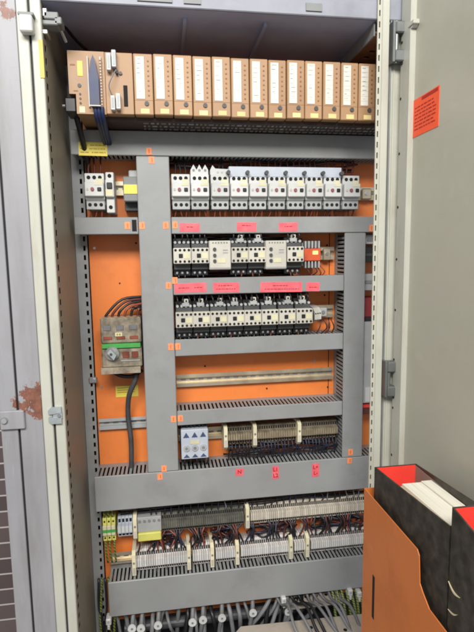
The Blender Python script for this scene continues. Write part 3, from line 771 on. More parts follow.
# loose bundles running behind the devices
def bundle(x0, x1, z, hz, n, mats, label):
    b = MB()
    for k in range(n):
        zz = z + (k / (n - 1) - .5) * hz; xs_ = [x0 + (x1 - x0) * i / 7 + j(.008) for i in range(8)]
        b.tube([(x, .040 + j(.012), zz + j(.004)) for x in xs_], .0024, mats[k % len(mats)], 6, 3)
    tag(b.build('wire_bundle', smooth=True), label, 'wire bundle', 'loose wire bundles behind the devices')
bundle(V1 + .002, .312, .040, .030, 9, ['wblack', 'wblack', 'wred'], 'dark wire bundle running behind the tops of the upper contactors')
bundle(V1 + .002, .300, -.040, .030, 8, ['wblack', 'wblack', 'wred'], 'dark wire bundle running under the upper contactors')
bundle(V1 + .002, .330, -.098, .030, 8, ['wblack', 'wblack', 'wblack', 'wred'], 'dark wire bundle running behind the tops of the lower contactors')
bundle(V1 + .002, .322, -.176, .022, 7, ['wblack', 'wblack', 'wred'], 'dark wire bundle running under the lower contactors')
bundle(V1 + .002, .440, .200, .022, 6, ['wred', 'wblack', 'wred'], 'dark red wire bundle running behind the tops of the white motor starters')
# cream relays
def make_relay(x, label):
    r = empty('time_relay', (x, PY, 0.0), label, 'relay', 'cream relays between the upper contactors'); w = .0465; yf = -.090
    b = MB(); b.box(-w / 2, w / 2, yf, -.01, -.031, .031, 'offwhite', .0015); b.box(-w / 2 + .001, w / 2 - .001, yf - .0008, yf, -.029, -.0255, 'lgrey'); b.build('body', r)
    for z in (.013, .0, -.012):
        d = MB(); d.cyl((-.012, z), .0036, yf - .0035, yf, 'y', 'dgrey', 14); d.build('dial', r)
    b = MB(); b.box(-.006, .011, yf - .0009, yf, -.0165, -.007, 'paleyel'); b.build('rating_label', r)
    b = MB(); b.box(.006, .017, yf - .0004, yf, .010, .0115, 'mgrey'); b.box(.006, .017, yf - .0004, yf, .0035, .007, 'lgrey')
    for k in range(6): b.cyl((-.015 + k * .006, .0265), .0018, yf - .0005, yf + .0001, 'y', 'mgrey', 8)
    b.build('print_lines', r)
    return r
x1 = (at(209.5, 255, -.02).x + at(230.8, 255, -.02).x) / 2; x2 = (at(265.6, 255, -.02).x + at(286.8, 255, -.02).x) / 2
ra = make_relay(x1, 'cream relay with three dials between the left and middle contactor pairs'); copy_tree(ra, (x2, PY, -.001), 'cream relay with three dials right of the middle contactor pair')
# red block
xa = at(305.5, 255, .0).x; xb = at(322.5, 255, .0).x
r = empty('relay_block', ((xa + xb) / 2, PY, .0), 'red-orange relay block with a glowing lamp at the right of the upper row', 'relay block'); w = xb - xa
b = MB(); b.box(-w / 2, w / 2, -.058, 0, -.016, .012, 'redblk', .0015); b.box(-w / 2, w / 2, -.040, 0, -.028, .026, 'lgrey', .001); b.build('body', r)
b = MB(); b.box(.0, .013, -.0605, -.058, -.002, .007, 'led', .001); b.build('lamp', r)
b = MB()
for k in range(5):
    x = -w / 2 + w * (k + .5) / 5; b.box(x - .0017, x + .0017, -.058, -.04, .013, .029, 'lgrey', .0005)
b.build('terminal_row', r)
b = MB()
for k in range(5):
    x = -w / 2 + w * (k + .5) / 5; b.box(x - .0017, x + .0017, -.058, -.04, -.032, -.017, 'lgrey', .0005)
b.build('terminal_row', r)
for k in range(5):
    x = (xa + xb) / 2 - .014 + k * .009; wire([(x, .028, -.026), (x + .01, .02, -.040 + j(.004)), (x + .004 + j(.01), .03, -.055), (x + j(.02), .04, -.07)], .0015, ['wred', 'wbrown', 'wblack'][k % 3], 'thin wire curling down from the red relay block', 'wires below the red relay block')
# terminals/end clamp after red block and after lower row
p = at(328.5, 255, .03); r = empty('end_clamp', (p.x, PY, .0), 'grey end clamp on the rail right of the red relay block', 'end clamp')
b = MB(); b.box(-.006, .011, -.022, -.01, -.015, .012, 'railm', .001); b.build('body', r); b = MB(); b.cyl((.002, 0), .004, -.024, -.022, 'y', 'steel', 10); b.build('screw', r)
tp = None
for k in range(3):
    p = at(315.8 + k * 2.7, 316, .0)
    if tp is None:
        b = MB(); b.prism([(0, -.022), (-.055, -.018), (-.070, -.012), (-.070, .006), (-.055, .014), (0, .018)], -.0028, .0028, 'x', 'offwhite'); b.cyl((0, .002), .0018, -.0706, -.07, 'y', 'hole', 8)
        tp = b.build('terminal_block', None, (p.x, PY, Z3)); o = tp
    else: o = copy_tree(tp, (p.x, PY + .004 * k, Z3))
    tag(o, 'pale terminal block at the right end of the lower contactor row', 'terminal block', 'terminal blocks beside the lower contactors')
p = at(326, 316, .02); r = empty('end_clamp', (p.x, PY, Z3), 'grey screw clamp on the rail right of the lower contactors', 'end clamp')
b = MB(); b.box(-.008, .010, -.03, -.01, -.011, .010, 'lgrey', .002); b.build('body', r); b = MB(); b.cyl((.0, 0), .0045, -.032, -.03, 'y', 'mgrey', 10); b.build('screw', r)
for k in range(5):
    x = p.x - .012 + k * .006; wire([(x, .02, Z3 - .015), (x + j(.006), .015, Z3 - .035), (x - .01 + j(.01), .03, Z3 - .06)], .0014, ['wred', 'wblack', 'wbrown'][k % 3], 'thin wire hanging from the terminals right of the lower contactors', 'wires right of the lower contactors')

# ------------------------------------------------------------------ main switch
p0 = at(99.5, 318, -.01); p1 = at(142.5, 372, -.01)
SC = Vector(((p0.x + p1.x) / 2, PY, (p0.z + p1.z) / 2)); w = p1.x - p0.x; h = p0.z - p1.z
ms = empty('main_switch', SC, 'bulky main switch under a smoky cover with a green band and grey knob', 'main switch')
b = MB(); b.box(-w / 2 + .003, w / 2 + .003, -.045, 0, -h / 2 + .004, h / 2 - .004, 'dgrey', .003); b.build('base', ms)
b = MB(); b.box(-w / 2, w / 2, -.080, -.045, .004, h / 2, 'clear', .003); b.box(-w / 2, w / 2, -.080, -.045, -h / 2 + .012, -.006, 'clear', .003); b.prism([(-.079, -h / 2 + .0125), (-.081, -h / 2 - .001), (-.05, -h / 2 - .001), (-.046, -h / 2 + .0125)], -w / 2 - .002, w / 2 - .004, 'x', 'clear')
for k in range(3): b.box(-w / 2 + .006 + k * w / 3.1, -w / 2 + .022 + k * w / 3.1, -.0815, -.080, .033, .044, 'wgrey', .001); 
for k in range(3): b.box(-w / 2 + .006 + k * w / 3.1, -w / 2 + .024 + k * w / 3.1, -.0812, -.080, .013, .020, 'wbrown', .001)
for k in range(2): b.box(.002 + k * .019, .016 + k * .019, -.0812, -.080, -.028, -.014, 'wbrown', .001)
b.box(-.002, w / 2 - .004, -.0812, -.080, -.0345, -.0325, 'lgrey')
b.build('cover', ms)
b = MB(); b.box(-w / 2 + .002, w / 2 - .002, -.083, -.045, -.0058, .0038, 'green', .001); b.build('green_band', ms)
c = at(118.5, 334.5, -.012); b = MB(); b.box(c.x - SC.x - .007, c.x - SC.x + .0075, -.0818, -.080, c.z - SC.z - .004, c.z - SC.z + .004, 'paleyel'); b.box(c.x - SC.x - .004, c.x - SC.x - .001, -.0822, -.0818, c.z - SC.z - .002, c.z - SC.z + .002, 'yelink'); b.box(c.x - SC.x + .001, c.x - SC.x + .0045, -.0822, -.0818, c.z - SC.z - .002, c.z - SC.z + .002, 'yelink'); b.build('label_plate', ms)
c = at(112, 354, -.02); kx, kz = c.x - SC.x, c.z - SC.z
b = MB(); b.cyl((kx, kz), .0145, -.088, -.080, 'y', 'knobm', 22); kn = b.build('knob', ms)
b = MB(); b.prism([(kx - .009, kz + .004), (kx - .002, kz + .012), (kx + .010, kz - .002), (kx + .004, kz - .012)], -.100, -.088, 'y', 'lavhinge'); b.cyl((kx - .001, kz + .001), .003, -.101, -.1, 'y', 'dgrey', 10); b.build('grip', kn)
for k in range(6):
    x = p0.x + .010 + k * (w - .018) / 5; zt_ = p0.z - .006
    tx = V0 + .002; wz = at(140, 297 + k * 2.2, .02).z
    wire([(x, .012, zt_), (x + .004, .010, zt_ + .012 + .002 * k), (x + (tx - x) * .45, .016, wz - .004), (tx, .026, wz), (tx + .02, .035, wz)], .0030, ['wblack', 'wred', 'wblack', 'wbrown', 'wblack', 'wred'][k],
         '%s thick wire from the left arching from the main switch to the upright duct' % ORD[k].capitalize(), 'thick wires arching over the main switch', name='supply_wire', n=8)
c = [at(137, 374, .02), at(134, 383, .02), at(129, 396, .03), at(128, 415, .045), at(131, 440, .04), at(131.5, 466, .04), at(132, 476, .04)]
wire(c, .0058, 'dgrey', 'thick black cable from the main switch down into the tallest duct', None, 'cable', 'power_cable', 10)
c = [at(113, 372, .02), at(122, 376, .015), at(133, 376, .02), at(142, 370, .03)]
wire(c, .0045, 'wblack', 'black cable loop under the main switch', None, 'cable', 'power_cable', 10)

# ------------------------------------------------------------------ row 5: blue-grey device
p0 = at(180.8, 430.5, .0); p1 = at(208.7, 457.8, .0)
r = empty('power_contactor', ((p0.x + p1.x) / 2, PY, (p0.z + p1.z) / 2), 'blue-grey three-pole device with round terminals left of the brown terminals', 'power contactor'); w = p1.x - p0.x; h = p0.z - p1.z
b = MB(); b.box(-w / 2 - .001, w / 2 + .001, -.045, 0, -h / 2 - .008, h / 2 + .006, 'black', .001); b.box(-w / 2, w / 2, -.070, -.045, -h / 2, h / 2, 'bluegrey', .0015); b.build('body', r)
b = MB()
for k in (-1, 0, 1):
    x = k * w * .31
    b.prism([(x - .007, h / 2 - .018), (x, h / 2 - .006), (x + .007, h / 2 - .018)], -.0708, -.07, 'y', 'bluedk')
b.build('terminal_hole', r); b = MB()
for k in (-1, 0, 1):
    x = k * w * .31; b.prism([(x - .007, -h / 2 + .004), (x - .0, -h / 2 + .012), (x + .007, -h / 2 + .004)], -.0708, -.07, 'y', 'bluedk')
b.build('terminal_hole', r)
b = MB()
for k in (-1, 0, 1): b.cyl((k * w * .31, -.008), .0068, -.0735, -.070, 'y', 'lgrey', 16); b.cyl((k * w * .31, -.008), .0035, -.0742, -.0735, 'y', 'mgrey', 12)
b.build('adjusting_dial', r)
b = MB(); b.box(-.010, .010, -.0712, -.070, .001, .009, 'paleyel'); b.build('rating_label', r)
for k in range(7):
    x = p0.x + .002 + k * w / 6.2; wire([(x, .02, p0.z - .004), (x + j(.003), .01, p0.z + .008), (x + j(.003), .03, p0.z + .02)], .0020, 'wblack', 'black wire above the blue-grey device', 'wires above the blue-grey device')
for k in range(5):
    x = p0.x + .006 + k * w / 4.6; wire([(x, .012, p1.z + .002), (x + j(.003), .008, p1.z - .010), (x + j(.003), .03, p1.z - .028)], .0022, 'wblack', 'black wire below the blue-grey device', 'wires below the blue-grey device')

# ------------------------------------------------------------------ terminal strips
def term_mesh(m, w, hh=.046, yf=-.050, top='hole', marker='white'):
    b = MB()
    h2 = hh / 2
    b.prism([(0, -h2 * .8), (yf * .50, -h2), (yf * .70, -h2), (yf * .78, -h2 * .90), (yf * .78, -h2 * .42), (yf, -h2 * .36), (yf, h2 * .36), (yf * .78, h2 * .42), (yf * .78, h2 * .90), (yf * .70, h2), (yf * .50, h2), (0, h2 * .8)], -w / 2 + .0003, w / 2 - .0003, 'x', m)
    for s in (-1, 1):
        b.box(-w * .31, w * .31, yf * .785, yf * .77, s * h2 * .66 - h2 * .17, s * h2 * .66 + h2 * .17, top)
    if marker: b.box(-w / 2 + .0008, w / 2 - .0008, yf - .0007, yf, -h2 * .26, h2 * .26, marker)
    return b
TP = {}
def run(x0, x1, z, m, label, group, w=.0050, hh=.046, yf=-.05, marker='white', top='hole'):
    key = (m, w, hh, yf, marker); n = max(1, int(round((x1 - x0) / w))); 
    for i in range(n):
        x = x0 + (i + .5) * (x1 - x0) / n
        if key not in TP:
            o = term_mesh(m, w, hh, yf, top, marker).build('terminal_block', None, (x, PY, z)); TP[key] = o
        else: o = copy_tree(TP[key], (x, PY, z))
        tag(o, label, 'terminal block', group)
def clamp(x, z, label, h=.058, yf=-.058, m='cream', w=.0085):
    r = empty('end_clamp', (x, PY, z), label, 'end clamp', 'cream end clamps on the terminal rails')
    b = MB(); b.prism([(0, -h / 2), (yf * .8, -h / 2), (yf, -h / 2 + .010), (yf, h / 2 - .006), (yf * .8, h / 2), (0, h / 2)], -w / 2, w / 2, 'x', m); b.build('body', r)
    b = MB(); b.cyl((0, h * .12), w * .3, yf - .0012, yf, 'y', 'mgrey', 10); b.box(-w * .32, w * .32, yf - .0008, yf, -h * .3, -h * .05, 'offwhite'); b.build('screw', r)
    return r
X = lambda px, py, Y=.02: at(px, py, Y).x
# row 5
z5 = -.424
clamp(X(225.8, 442, .015), z5, 'cream end clamp at the left end of the brown terminals', .060)
clamp(X(255, 440, .015), z5, 'cream end clamp in the middle of the brown terminals', .060)
clamp(X(299.3, 437, .015), z5, 'cream end clamp right of the middle of the brown terminals', .060)
run(X(228, 440), X(252.6, 440), z5, 'termbrown', 'brown terminal block between the left and middle cream clamps', 'brown terminals, left run', .0058, marker='brass')
run(X(257.4, 440), X(296.9, 440), z5, 'termbrown', 'brown terminal block between the middle and right cream clamps', 'brown terminals, middle run', .0058, marker='brass')
run(X(301.7, 440), X(338, 435), z5, 'termbrown', 'brown terminal block right of the right cream clamp', 'brown terminals, right run', .0058, marker='brass')
for k in range(32):
    x = X(229, 440) + k * (X(337, 436) - X(229, 440)) / 31
    wire([(x, .03, z5 - .019), (x + j(.002), .022, z5 - .032), (x + j(.004), .03, z5 - .048), (x + j(.004), .04, z5 - .066)], .0017, 'wblue' if 6 < k else 'wblack', 'dark blue wire from the brown terminals down into the tallest duct', 'wires below the brown terminals')
# row 6
z6 = -.627
for k in range(3):
    x = X(104.5 + k * 4.4, 528); r = empty('earth_terminal', (x, PY, z6), '%s green and yellow earth terminal at the left end of the dark terminal strip' % ['leftmost', 'middle', 'rightmost'][k], 'earth terminal', 'green and yellow earth terminals')
    b = MB(); b.box(-.0045, .0045, -.046, 0, -.028, .028, 'termyel', .001); b.box(-.0045, .0045, -.052, -.046, -.012, .012, 'paleyel', .001); b.box(-.0046, .0046, -.0525, -.0520, -.004, .003, 'green'); b.build('body', r)
    b = MB(); b.cyl((0, .020), .0022, -.0468, -.046, 'y', 'hole', 8); b.build('screw', r); b = MB(); b.cyl((0, -.020), .0022, -.0468, -.046, 'y', 'hole', 8); b.build('screw', r)
    wire([(x, .03, z6 + .024), (x + j(.002), .025, z6 + .042), (x + j(.003), .035, z6 + .066)], .0024, 'earth', 'green-yellow earth wire rising from the earth terminals', 'earth wires above the earth terminals', name='earth_wire')
    wire([(x, .03, z6 - .024), (x + j(.002), .022, z6 - .05), (x + j(.003), .03, z6 - .085)], .0024, 'earth', 'green-yellow earth wire hanging below the earth terminals', 'earth wires below the earth terminals', name='earth_wire')
run(X(117.5, 528), X(132.5, 528), z6, 'bluegrey', 'pale blue-grey terminal block between the earth terminals and the first clamp', 'pale blue-grey terminals', .0085, .05, -.052)
clamp(X(135, 527, .015), z6, 'cream end clamp left of the yellow-covered terminals', .062)
xa, xb = X(137.3, 527), X(161.5, 527)
r = empty('covered_terminal_strip', ((xa + xb) / 2, PY, z6), 'grey terminal group with a yellow touch cover', 'terminal group'); w = xb - xa
b = MB(); b.box(-w / 2, w / 2, -.050, 0, -.012, .024, 'lgrey', .001); b.build('body', r)
b = MB(); b.box(-w / 2 + .001, w / 2 - .001, -.056, -.02, -.032, -.0125, 'termyel', .0015); b.build('yellow_cover', r)
b = MB()
for k in range(5): b.cyl((-w / 2 + w * (k + .5) / 5, .016), .0030, -.053, -.05, 'y', 'steel', 10)
b.build('terminal_screw', r)
run(xb + .001, X(244, 517), z6, 'termgrey', 'dark grey terminal block between the yellow cover and the cream clamp', 'dark grey terminals', .0052, marker='termgrey')
clamp(X(247.5, 514, .015), z6, 'cream end clamp between the dark and the pale terminals of the upper strip', .064)
run(X(250.5, 514), X(366, 504), z6, 'termpale', 'pale beige terminal block in the upper strip right of the dark ones', 'pale beige terminals', .0051, .050, marker='termpale')
# row 7
z7 = -.716
segs = [(132.8, 187.6), (190.4, 211), (213.6, 236), (238.8, 289.8), (292.2, 306), (309, 372)]
clp = [134, 189, 212.3, 237.4, 291, 307.5]
cl_lab = ['at the left end of the white terminal strip', 'second from left on the white terminal strip', 'third from left on the white terminal strip', 'fourth from left on the white terminal strip', 'fifth from left on the white terminal strip', 'rightmost on the white terminal strip']
def py7(px): return 564 - (px - 133) * .1115
for k, (a, c_) in enumerate(segs):
    clamp(X(clp[k], py7(clp[k]), .012), z7, 'cream end clamp ' + cl_lab[k], .066, -.060)
    run(X(a + 2.2, py7(a)), X(c_ - .4, py7(c_)), z7, 'termwhite', 'white terminal block in the %s run of the lowest strip' % ORD[k], 'white terminals, %s run' % ORD[k], .0052, .054)
# wires between strips
xl, xr = X(137, 545), X(366, 520)
for k in range(68):
    if k in (1, 2, 5, 20, 21, 22, 34, 35, 36, 50): continue
    x = xl + (xr - xl) * k / 67; g = xl + (xr - xl) * (round(k / 5.5) * 5.5 + .6) / 67; xm = x + (g - x) * rnd.uniform(.35, .75)
    m = rnd.choice(['wred', 'wred', 'wbrown', 'wblack', 'wblack', 'wblue', 'wwhite' if k % 9 == 0 else 'wblack'])
    wire([(x, .034, z6 - .02), (xm + j(.003), .026, z6 - .032), (xm + j(.004), .030 + j(.012), z7 + .044), (x + j(.003), .030, z7 + .022)], .0024, m, 'thin wire linking the two lower terminal strips', 'wires between the lower terminal strips')
for k in range(34):
    x = X(150, 512) + (xr - X(150, 512)) * k / 33
    wire([(x, .033, z6 + .02), (x + j(.003), .026, z6 + .03), (x + j(.005), .036, z6 + .054), (x + j(.004), .045, z6 + .07)], .0016, rnd.choice(['wblack', 'wblack', 'wgrey', 'wblue', 'earth' if k in (4, 8, 15) else 'wblack']), 'dark wire dropping from the tallest duct to the upper terminal strip', 'wires above the upper terminal strip')
for k in range(24):
    x = xl - .004 + (xr - xl) * k / 23
    wire([(x, .034, z7 - .022), (x + j(.003), .026, z7 - .032), (x + j(.004), .034, z7 - .045)], .0018, rnd.choice(['wblack', 'wblack', 'wgrey']), 'dark wire from the white terminals into the lowest duct', 'wires below the white terminal strip')

for k, (pa, pb) in enumerate(((150, 180), (194, 206), (214, 231), (250, 299), (314, 366))):
    bundle(X(pa, 540), X(pb, 535), (z6 + z7) / 2 + .002, .030, 7, ['wblack', 'wblue', 'wred', 'wblack'], '%s tangled dark wire bundle from the left between the two lower terminal strips' % ORD[k].capitalize())
bundle(X(120, 510), X(366, 495), z6 + .040, .026, 7, ['wblack', 'wblack', 'wgrey'], 'long dark wire bundle just under the tallest duct')
bundle(X(228, 452), X(338, 446), z5 - .038, .026, 6, ['wblack', 'wblue', 'wblack'], 'dark blue wire bundle under the brown terminals')
# ------------------------------------------------------------------ bottom cables
tags_px = [(132, 628.5), (141, 628.5), (158, 625.5), (192.5, 622.5), (203, 620), (222, 618), (253, 613), (288, 612)]
names_ = ['leftmost', 'second', 'third', 'fourth', 'fifth', 'sixth', 'seventh', 'rightmost']
for k, (px, py) in enumerate(tags_px):
    p = at(px, py, -.01)
    wire([(p.x + .006, .045, -.80), (p.x + .004, .02, p.z + .03), (p.x, -.002, p.z), (p.x - .006, .005, p.z - .05), (p.x - .008, .02, -.995)], .0052, 'cable', '%s of the grey cables with round white tags below the lowest duct' % names_[k], 'tagged grey cables at the bottom', 'cable', 'cable', 9)
    r = empty('cable_tag', (p.x, -.008, p.z), 'round white tag on the %s tagged cable at the bottom' % names_[k], 'cable tag', 'round white cable tags')
    b = MB(); b.cyl((0, 0), .0095 if k != 7 else .0085, -.004, 0, 'y', 'white', 18); b.build('disc', r)
    b = MB(); b.cyl((0, 0), .0028, -.0046, -.004, 'y', 'mgrey', 12); b.build('hole', r)
for k in range(26):
    px = 118 + k * 8.6 if k < 16 else 262 + (k - 16) * 5.2
    p = at(px, 622 - .1 * (px - 118), .02)
    sl = j(.02) if k < 16 else -.03 + j(.02)
    wire([(p.x - sl, .045, -.80), (p.x - sl * .5, .025, -.84), (p.x, .01 + j(.02), p.z), (p.x + sl, .02 + j(.02), -.94), (p.x + sl * 1.3, .03, -.998)], .0038 + (.0014 if k % 3 else 0), rnd.choice(['cable', 'cable', 'wgrey', 'wblack']), 'grey cable without tag going down through the cabinet bottom', 'untagged cables at the bottom', 'cable', 'cable', 8)
for k in range(7):
    px = 336 + k * 4.6; p = at(px, 608 + 3 * (k % 2), -.02)
    wire([(p.x - .004, .045, -.80), (p.x, .0, -.842), (p.x + j(.004), -.030, p.z - .02), (p.x + .012 + j(.02), -.05, -.93), (p.x + j(.02), -.02, -.998)], .0034, 'earth', 'green-yellow earth wire at the lower right by the orange pocket', 'earth wires at the lower right', 'wire', 'earth_wire', 8)
for k in range(9):
    px = 290 + k * 7.5; p = at(px, 612, -.05)
    wire([(p.x - .03 + j(.01), .04, -.80), (p.x - .012, .0, -.845), (p.x + j(.005), -.045, p.z + .012), (p.x + .012 + j(.01), -.095, p.z - .012), (p.x + .02 + j(.02), -.128, -.875), (p.x + .025 + j(.02), -.132, -.93), (p.x + .03, -.12, -.998)], .0036, rnd.choice(['cable', 'wgrey', 'cable', 'wblack']), 'grey cable lying over the beige gland plate at the bottom right', 'cables over the gland plate', 'cable', 'cable', 8)
for k, (px, py) in enumerate(((109, 619), (283, 598), (349, 590), (358, 592))):
    p = at(px, py, .0); b = MB(); b.box(-.006, .006, -.012, .012, -.008, .008, 'white', .002); b.box(-.003, .003, -.0125, .0, -.018, -.008, 'offwhite', .001); b.cyl((0, .001), .0028, -.0128, -.012, 'y', 'lgrey', 8)
    tag(b.build('cable_clip', None, p), 'white plastic cable clip ' + ['at the lower left corner of the lowest duct', 'under the middle of the lowest duct', 'under the lowest duct, left of the pair by the orange pocket', 'under the lowest duct, right of the pair by the orange pocket'][k], 'cable clip', 'white cable clips under the lowest duct')
for k in range(6):
    p = at(100 + k * 3.2, 622, .03)
    wire([(p.x, .045, -.76), (p.x + j(.006), .03, p.z + .04), (p.x + j(.01), .02, p.z), (p.x + j(.02), .03, -.99)], .0030, 'earth' if k % 2 else 'wblack', ['black wire hanging at the lower left corner of the cabinet', 'green-yellow wire hanging at the lower left corner of the cabinet'][k % 2], 'hanging wires at the lower left, ' + ['black', 'green-yellow'][k % 2])

# ------------------------------------------------------------------ PLC rack
YP = -.09; ZP0, ZP1 = .2665, .3765
def ztop(x): return .3765
rk = empty('module_rack', (.2, PY, .27), 'dark rack tray with vent rows under the tan modules', 'rack'); L = Vector(rk.location)
b = MB(); b.box(-.10, XE, YP + .02, PY - .001, ZP0 - .006, ZP0 - .0005, 'plcunder'); b.box(-.145, XE, .045, PY - .001, ZP0 - .002, ZP1, 'plcunder')
b.build('tray', rk, -L)
b = MB(); random.seed(9)
for row in range(3):
    x = -.03
    while x < .60:
        l = random.choice([.004, .004, .007, .010]); b.box(x, x + l, YP + .032 + row * .022, YP + .040 + row * .022, ZP0 - .0068, ZP0 - .006, 'lgrey' if row < 2 and random.random() < .35 else 'mgrey'); x += l + .0045
b.build('connector_row', rk, -L)
# left unit with notch
xA, xB = at(68.5, 80, YP).x, at(105, 80, YP).x
w = xB - xA
r = empty('interface_module', ((xA + xB) / 2, PY, ZP0), 'tan module with a broad blue ribbon plug at the left end of the row', 'module'); 
hh = ZP1 - ZP0
b = MB(); b.prism([(-w / 2, .034), (-w / 2, hh), (w / 2, hh), (w / 2, -.001), (-w / 2 + .012, -.001), (-w / 2 + .012, .034)], YP - PY, -.03, 'y', 'plc')
b.build('housing', r); yl = YP - PY
b = MB(); b.box(-w / 2 + .017, -w / 2 + .026, yl - .0008, yl, .066, .092, 'labelyel'); b.build('label_plate', r); b = MB(); b.box(-w / 2 + .017, -w / 2 + .027, yl - .0006, yl, .001, .012, 'paleyel'); b.build('type_label', r)
b = MB()
for (x, z, rr) in ((.019, .049, .0035), (.0195, .034, .0020), (.0195, .026, .0020), (.0195, .018, .0020)): b.cyl((-w / 2 + x, z), rr, yl - .0012, yl, 'y', 'dgrey', 12)
b.build('socket', r); b = MB(); b.box(-w / 2 + .004, -w / 2 + .013, yl - .0005, yl, .084, .0865, 'plcdark'); b.box(-w / 2 + .008, -w / 2 + .016, yl - .0005, yl, .0385, .0405, 'plcdark')
b.build('print_lines', r)
b = MB(); b.prism([(.006, .012), (.005, .060), (.009, .088), (.014, .100), (.018, .088), (.0225, .060), (.0225, .012)], yl - .012, yl, 'y', 'blue'); b.build('ribbon_plug', r)
b = MB(); b.box(.0015, .0045, yl - .005, yl, .010, .100, 'offwhite', .0008); b.box(.024, .0275, yl - .005, yl, .008, .100, 'offwhite', .0008)
for k in range(16): b.box(.0236, .0279, yl - .0056, yl - .005, .012 + k * .0053, .0143 + k * .0053, 'plcdark')
b.box(.004, .0245, yl - .014, yl - .012, .0095, .0115, 'offwhite'); b.build('plug_frame', r)
p = at(72, 103, YP); q = empty('cable_plug', (p.x - .002, YP, p.z), 'black cable plug with steel screws left of the tan modules', 'plug')
b = MB(); b.box(-.011, .009, .0, .05, -.016, .010, 'black', .002); b.build('body', q); b = MB(); b.cyl((.005, -.004), .0022, -.016, -.001, 'x', 'steel', 8); b.build('screw', q)
wire([(p.x, -.05, p.z - .012), (p.x + .004, -.03, p.z - .04), (p.x + .006, .02, p.z - .08), (p.x + .006, .045, p.z - .11)], .0055, 'wblack', 'black cable hanging from the plug left of the tan modules', None, 'cable', 'cable', 9)
p = at(99, 111, YP)
for k in range(3): wire([(p.x - .006 + k * .006, YP - .004, p.z + .006), (p.x - .005 + k * .006, YP + .004, p.z - .012), (p.x - .002 + k * .005, YP + .06, p.z - .03), (p.x + k * .005, .03, p.z - .05)], .0042, 'blue', 'dark blue cable strand hanging from the ribbon plug', 'blue cable strands below the ribbon plug', 'cable', 'cable', 8)
# reddish plate behind, right of blue cable
# CPU module
xC = at(133.3, 80, YP).x; w = xC - xB - .001
r = empty('processor_module', ((xB + xC) / 2, PY, ZP0), 'tan module with white plugs and a dark upright slot', 'module')
b = MB(); b.box(-w / 2, w / 2, yl, -.03, 0, hh, 'plc', .001); b.build('housing', r)
b = MB(); b.box(.007, .0145, yl - .0012, yl, .014, .052, 'hole', .0005); b.build('slot', r)
for k, (x, z0_, z1_) in enumerate(((-.021, .074, .104), (-.0115, .080, .110), (-.0165, .004, .030), (-.0065, .006, .034))):
    b = MB(); b.box(x, x + .008, yl - .013, yl, z0_, z1_, 'bluegrey' if k == 1 else 'white', .001); b.box(x + .002, x + .006, yl - .0136, yl - .013, z0_ + .004, z1_ - .004, 'lgrey'); b.build('plug', r)
b = MB(); b.cyl((.003, .073), .003, yl - .003, yl, 'y', 'dgrey', 10); b.box(-.006, -.001, yl - .008, yl, .070, .078, 'dgrey', .001); b.build('selector', r)
rc = Vector(r.location)
wire([(rc.x - .004, YP - .010, ZP0 + .076), (rc.x - .012, YP - .016, ZP0 + .060), (rc.x - .018, YP - .014, ZP0 + .045), (rc.x - .013, YP - .010, ZP0 + .030)], .0012, 'wgrey', 'thin grey jumper wire between the white plugs on the tan processor module', None)
# I/O modules
mrnd = random.Random(8)
def make_module(w, label, group):
    r = empty('input_module', (0, 0, 0), label, 'module', group)
    b = MB(); b.box(-w / 2 + .0008, w / 2 - .0008, yl, -.03, 0, hh, 'plc', .0014); b.box(-w / 2 + .0015, w / 2 - .0015, yl - .0003, yl, .0260, .0266, 'plcdark'); b.build('housing', r)
    b = MB(); b.box(-w / 2 + .005, -w / 2 + .0205, yl - .0010, yl, .0290, .1045, 'plclab'); ls_ = b.build('label_strip', r)
    b = MB()
    for k in range(8): b.box(-w / 2 + .0055, -w / 2 + .0200, yl - .0012, yl - .0010, .0375 + k * .0092, .0379 + k * .0092, 'plcink')
    for k in range(8):
        if mrnd.random() < .85:
            q0 = mrnd.uniform(.0065, .009); b.box(-w / 2 + q0, -w / 2 + q0 + mrnd.uniform(.003, .010), yl - .0012, yl - .0010, .0415 + k * .0083, .0424 + k * .0083, 'plcink' if mrnd.random() < .6 else 'wgrey')
    b.build('print_lines', ls_)
    b = MB()
    for k in range(8): b.box(-w / 2 + .0265, -w / 2 + .0295, yl - .0008, yl, .034 + k * .0088, .0365 + k * .0088, 'plcdark')
    b.build('lamp_column', r)
    b = MB(); b.cyl((-w / 2 + .0235, .0205), .0042, yl - .002, yl, 'y', 'dgrey', 14); b.build('lock_screw', r)
    b = MB(); b.box(-w / 2 + .012, -w / 2 + .028, yl - .0006, yl, .0025, .0110, 'typeyel'); b.build('type_label', r)
    return r
xD = at(374, 80, YP).x; pit = (xD + .004 - xC) / 13; mp_ = None
for k in range(17):
    x = xC + pit * (k + .5)
    if x + pit / 2 > XE: break
    lab = 'tan input module with a white label strip, %s in the row from the left' % ORD[k] if k < 13 else 'tan input module hidden behind the centre post'
    if mp_ is None: mp_ = make_module(pit, lab, 'tan input modules in the top rack'); mp_.location = (x, PY, ZP0)
    else:
        o = make_module(pit, lab, 'tan input modules in the top rack'); o.location = (x, PY + mrnd.uniform(-.0012, .0012), ZP0 + mrnd.uniform(-.0006, .0006))

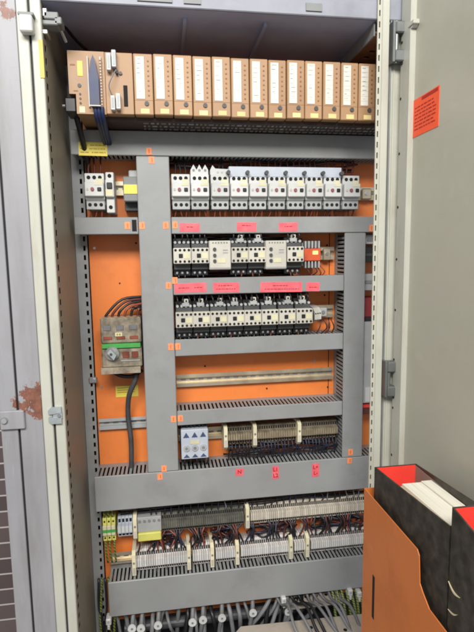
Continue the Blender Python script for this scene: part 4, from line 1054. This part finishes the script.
# ------------------------------------------------------------------ things in the gap right of the narrow duct
def gap(px0, px1, py0, py1, Y, parts, name, label, cat):
    a = at(px0, py0, Y); c_ = at(px1, py1, Y); r = empty(name, ((a.x + c_.x) / 2, PY, (a.z + c_.z) / 2), label, cat); w = c_.x - a.x; h = a.z - c_.z
    for (nm, fx0, fx1, fz0, fz1, m, dy) in parts:
        b = MB(); b.box((fx0 - .5) * w, (fx1 - .5) * w, Y - PY - dy, -.002 if nm == 'body' else Y - PY, (fz0 - .5) * h, (fz1 - .5) * h, m, .001); b.build(nm, r)
gap(364, 384, 322, 402, .01, [('body', 0, 1, 0, 1, 'lgrey', 0), ('label_plate', .1, .9, .02, .2, 'white', .0008)], 'power_supply', 'grey power unit glimpsed between the narrow duct and the centre post', 'power unit')
gap(363, 384, 298, 321, .02, [('body', 0, 1, 0, 1, 'gapred', 0), ('socket', .1, .9, .02, .22, 'black', .001)], 'relay', 'red relay glimpsed above the grey power unit', 'relay')
gap(363, 384, 235, 244, .02, [('body', 0, 1, 0, 1, 'lgrey', 0), ('socket', .2, .6, .3, .6, 'mgrey', .001)], 'terminal_cover', 'pale clip glimpsed right of the narrow duct, near the starters duct', 'clip')
gap(363, 384, 247, 262, .02, [('body', 0, 1, 0, 1, 'black', 0), ('socket', .1, .9, .4, .6, 'dgrey', .001)], 'relay', 'black relay glimpsed between the narrow duct and the post', 'relay')
gap(363, 384, 274, 290, .02, [('body', 0, 1, 0, 1, 'lgrey', 0), ('socket', .1, .9, .4, .6, 'mgrey', .001)], 'terminal_cover', 'light grey cover glimpsed above the red relay', 'cover')
gap(362, 384, 403, 413, .02, [('body', 0, 1, 0, 1, 'wred', 0), ('label_plate', 0, 1, .6, .9, 'boxred', .001)], 'relay', 'dark red relay glimpsed below the grey power unit', 'relay')

# ------------------------------------------------------------------ light
w = bpy.data.worlds.new('World'); scene.world = w; w.use_nodes = True
bg = w.node_tree.nodes['Background']; bg.inputs['Color'].default_value = (.93, .96, 1.0, 1); bg.inputs['Strength'].default_value = .54
def area(name, loc, target, sx_, sy_, e, col):
    l = bpy.data.lights.new(name, 'AREA'); l.shape = 'RECTANGLE'; l.size = sx_; l.size_y = sy_; l.energy = e; l.color = col
    o = bpy.data.objects.new(name, l); COL.objects.link(o); o.location = loc
    o.rotation_euler = (Vector(target) - Vector(loc)).to_track_quat('-Z', 'Y').to_euler()
    return o
area('ceiling_lamp', (-.3, -2.3, 1.5), (.1, 0, -.2), 2.0, .7, 112, (1, .97, .92))
scene.view_settings.view_transform = 'Standard'; scene.view_settings.look = 'None'; scene.view_settings.exposure = 0; scene.view_settings.gamma = 1
scene.render.engine = 'CYCLES'; scene.cycles.max_bounces = 6; scene.cycles.filter_width = 1.9
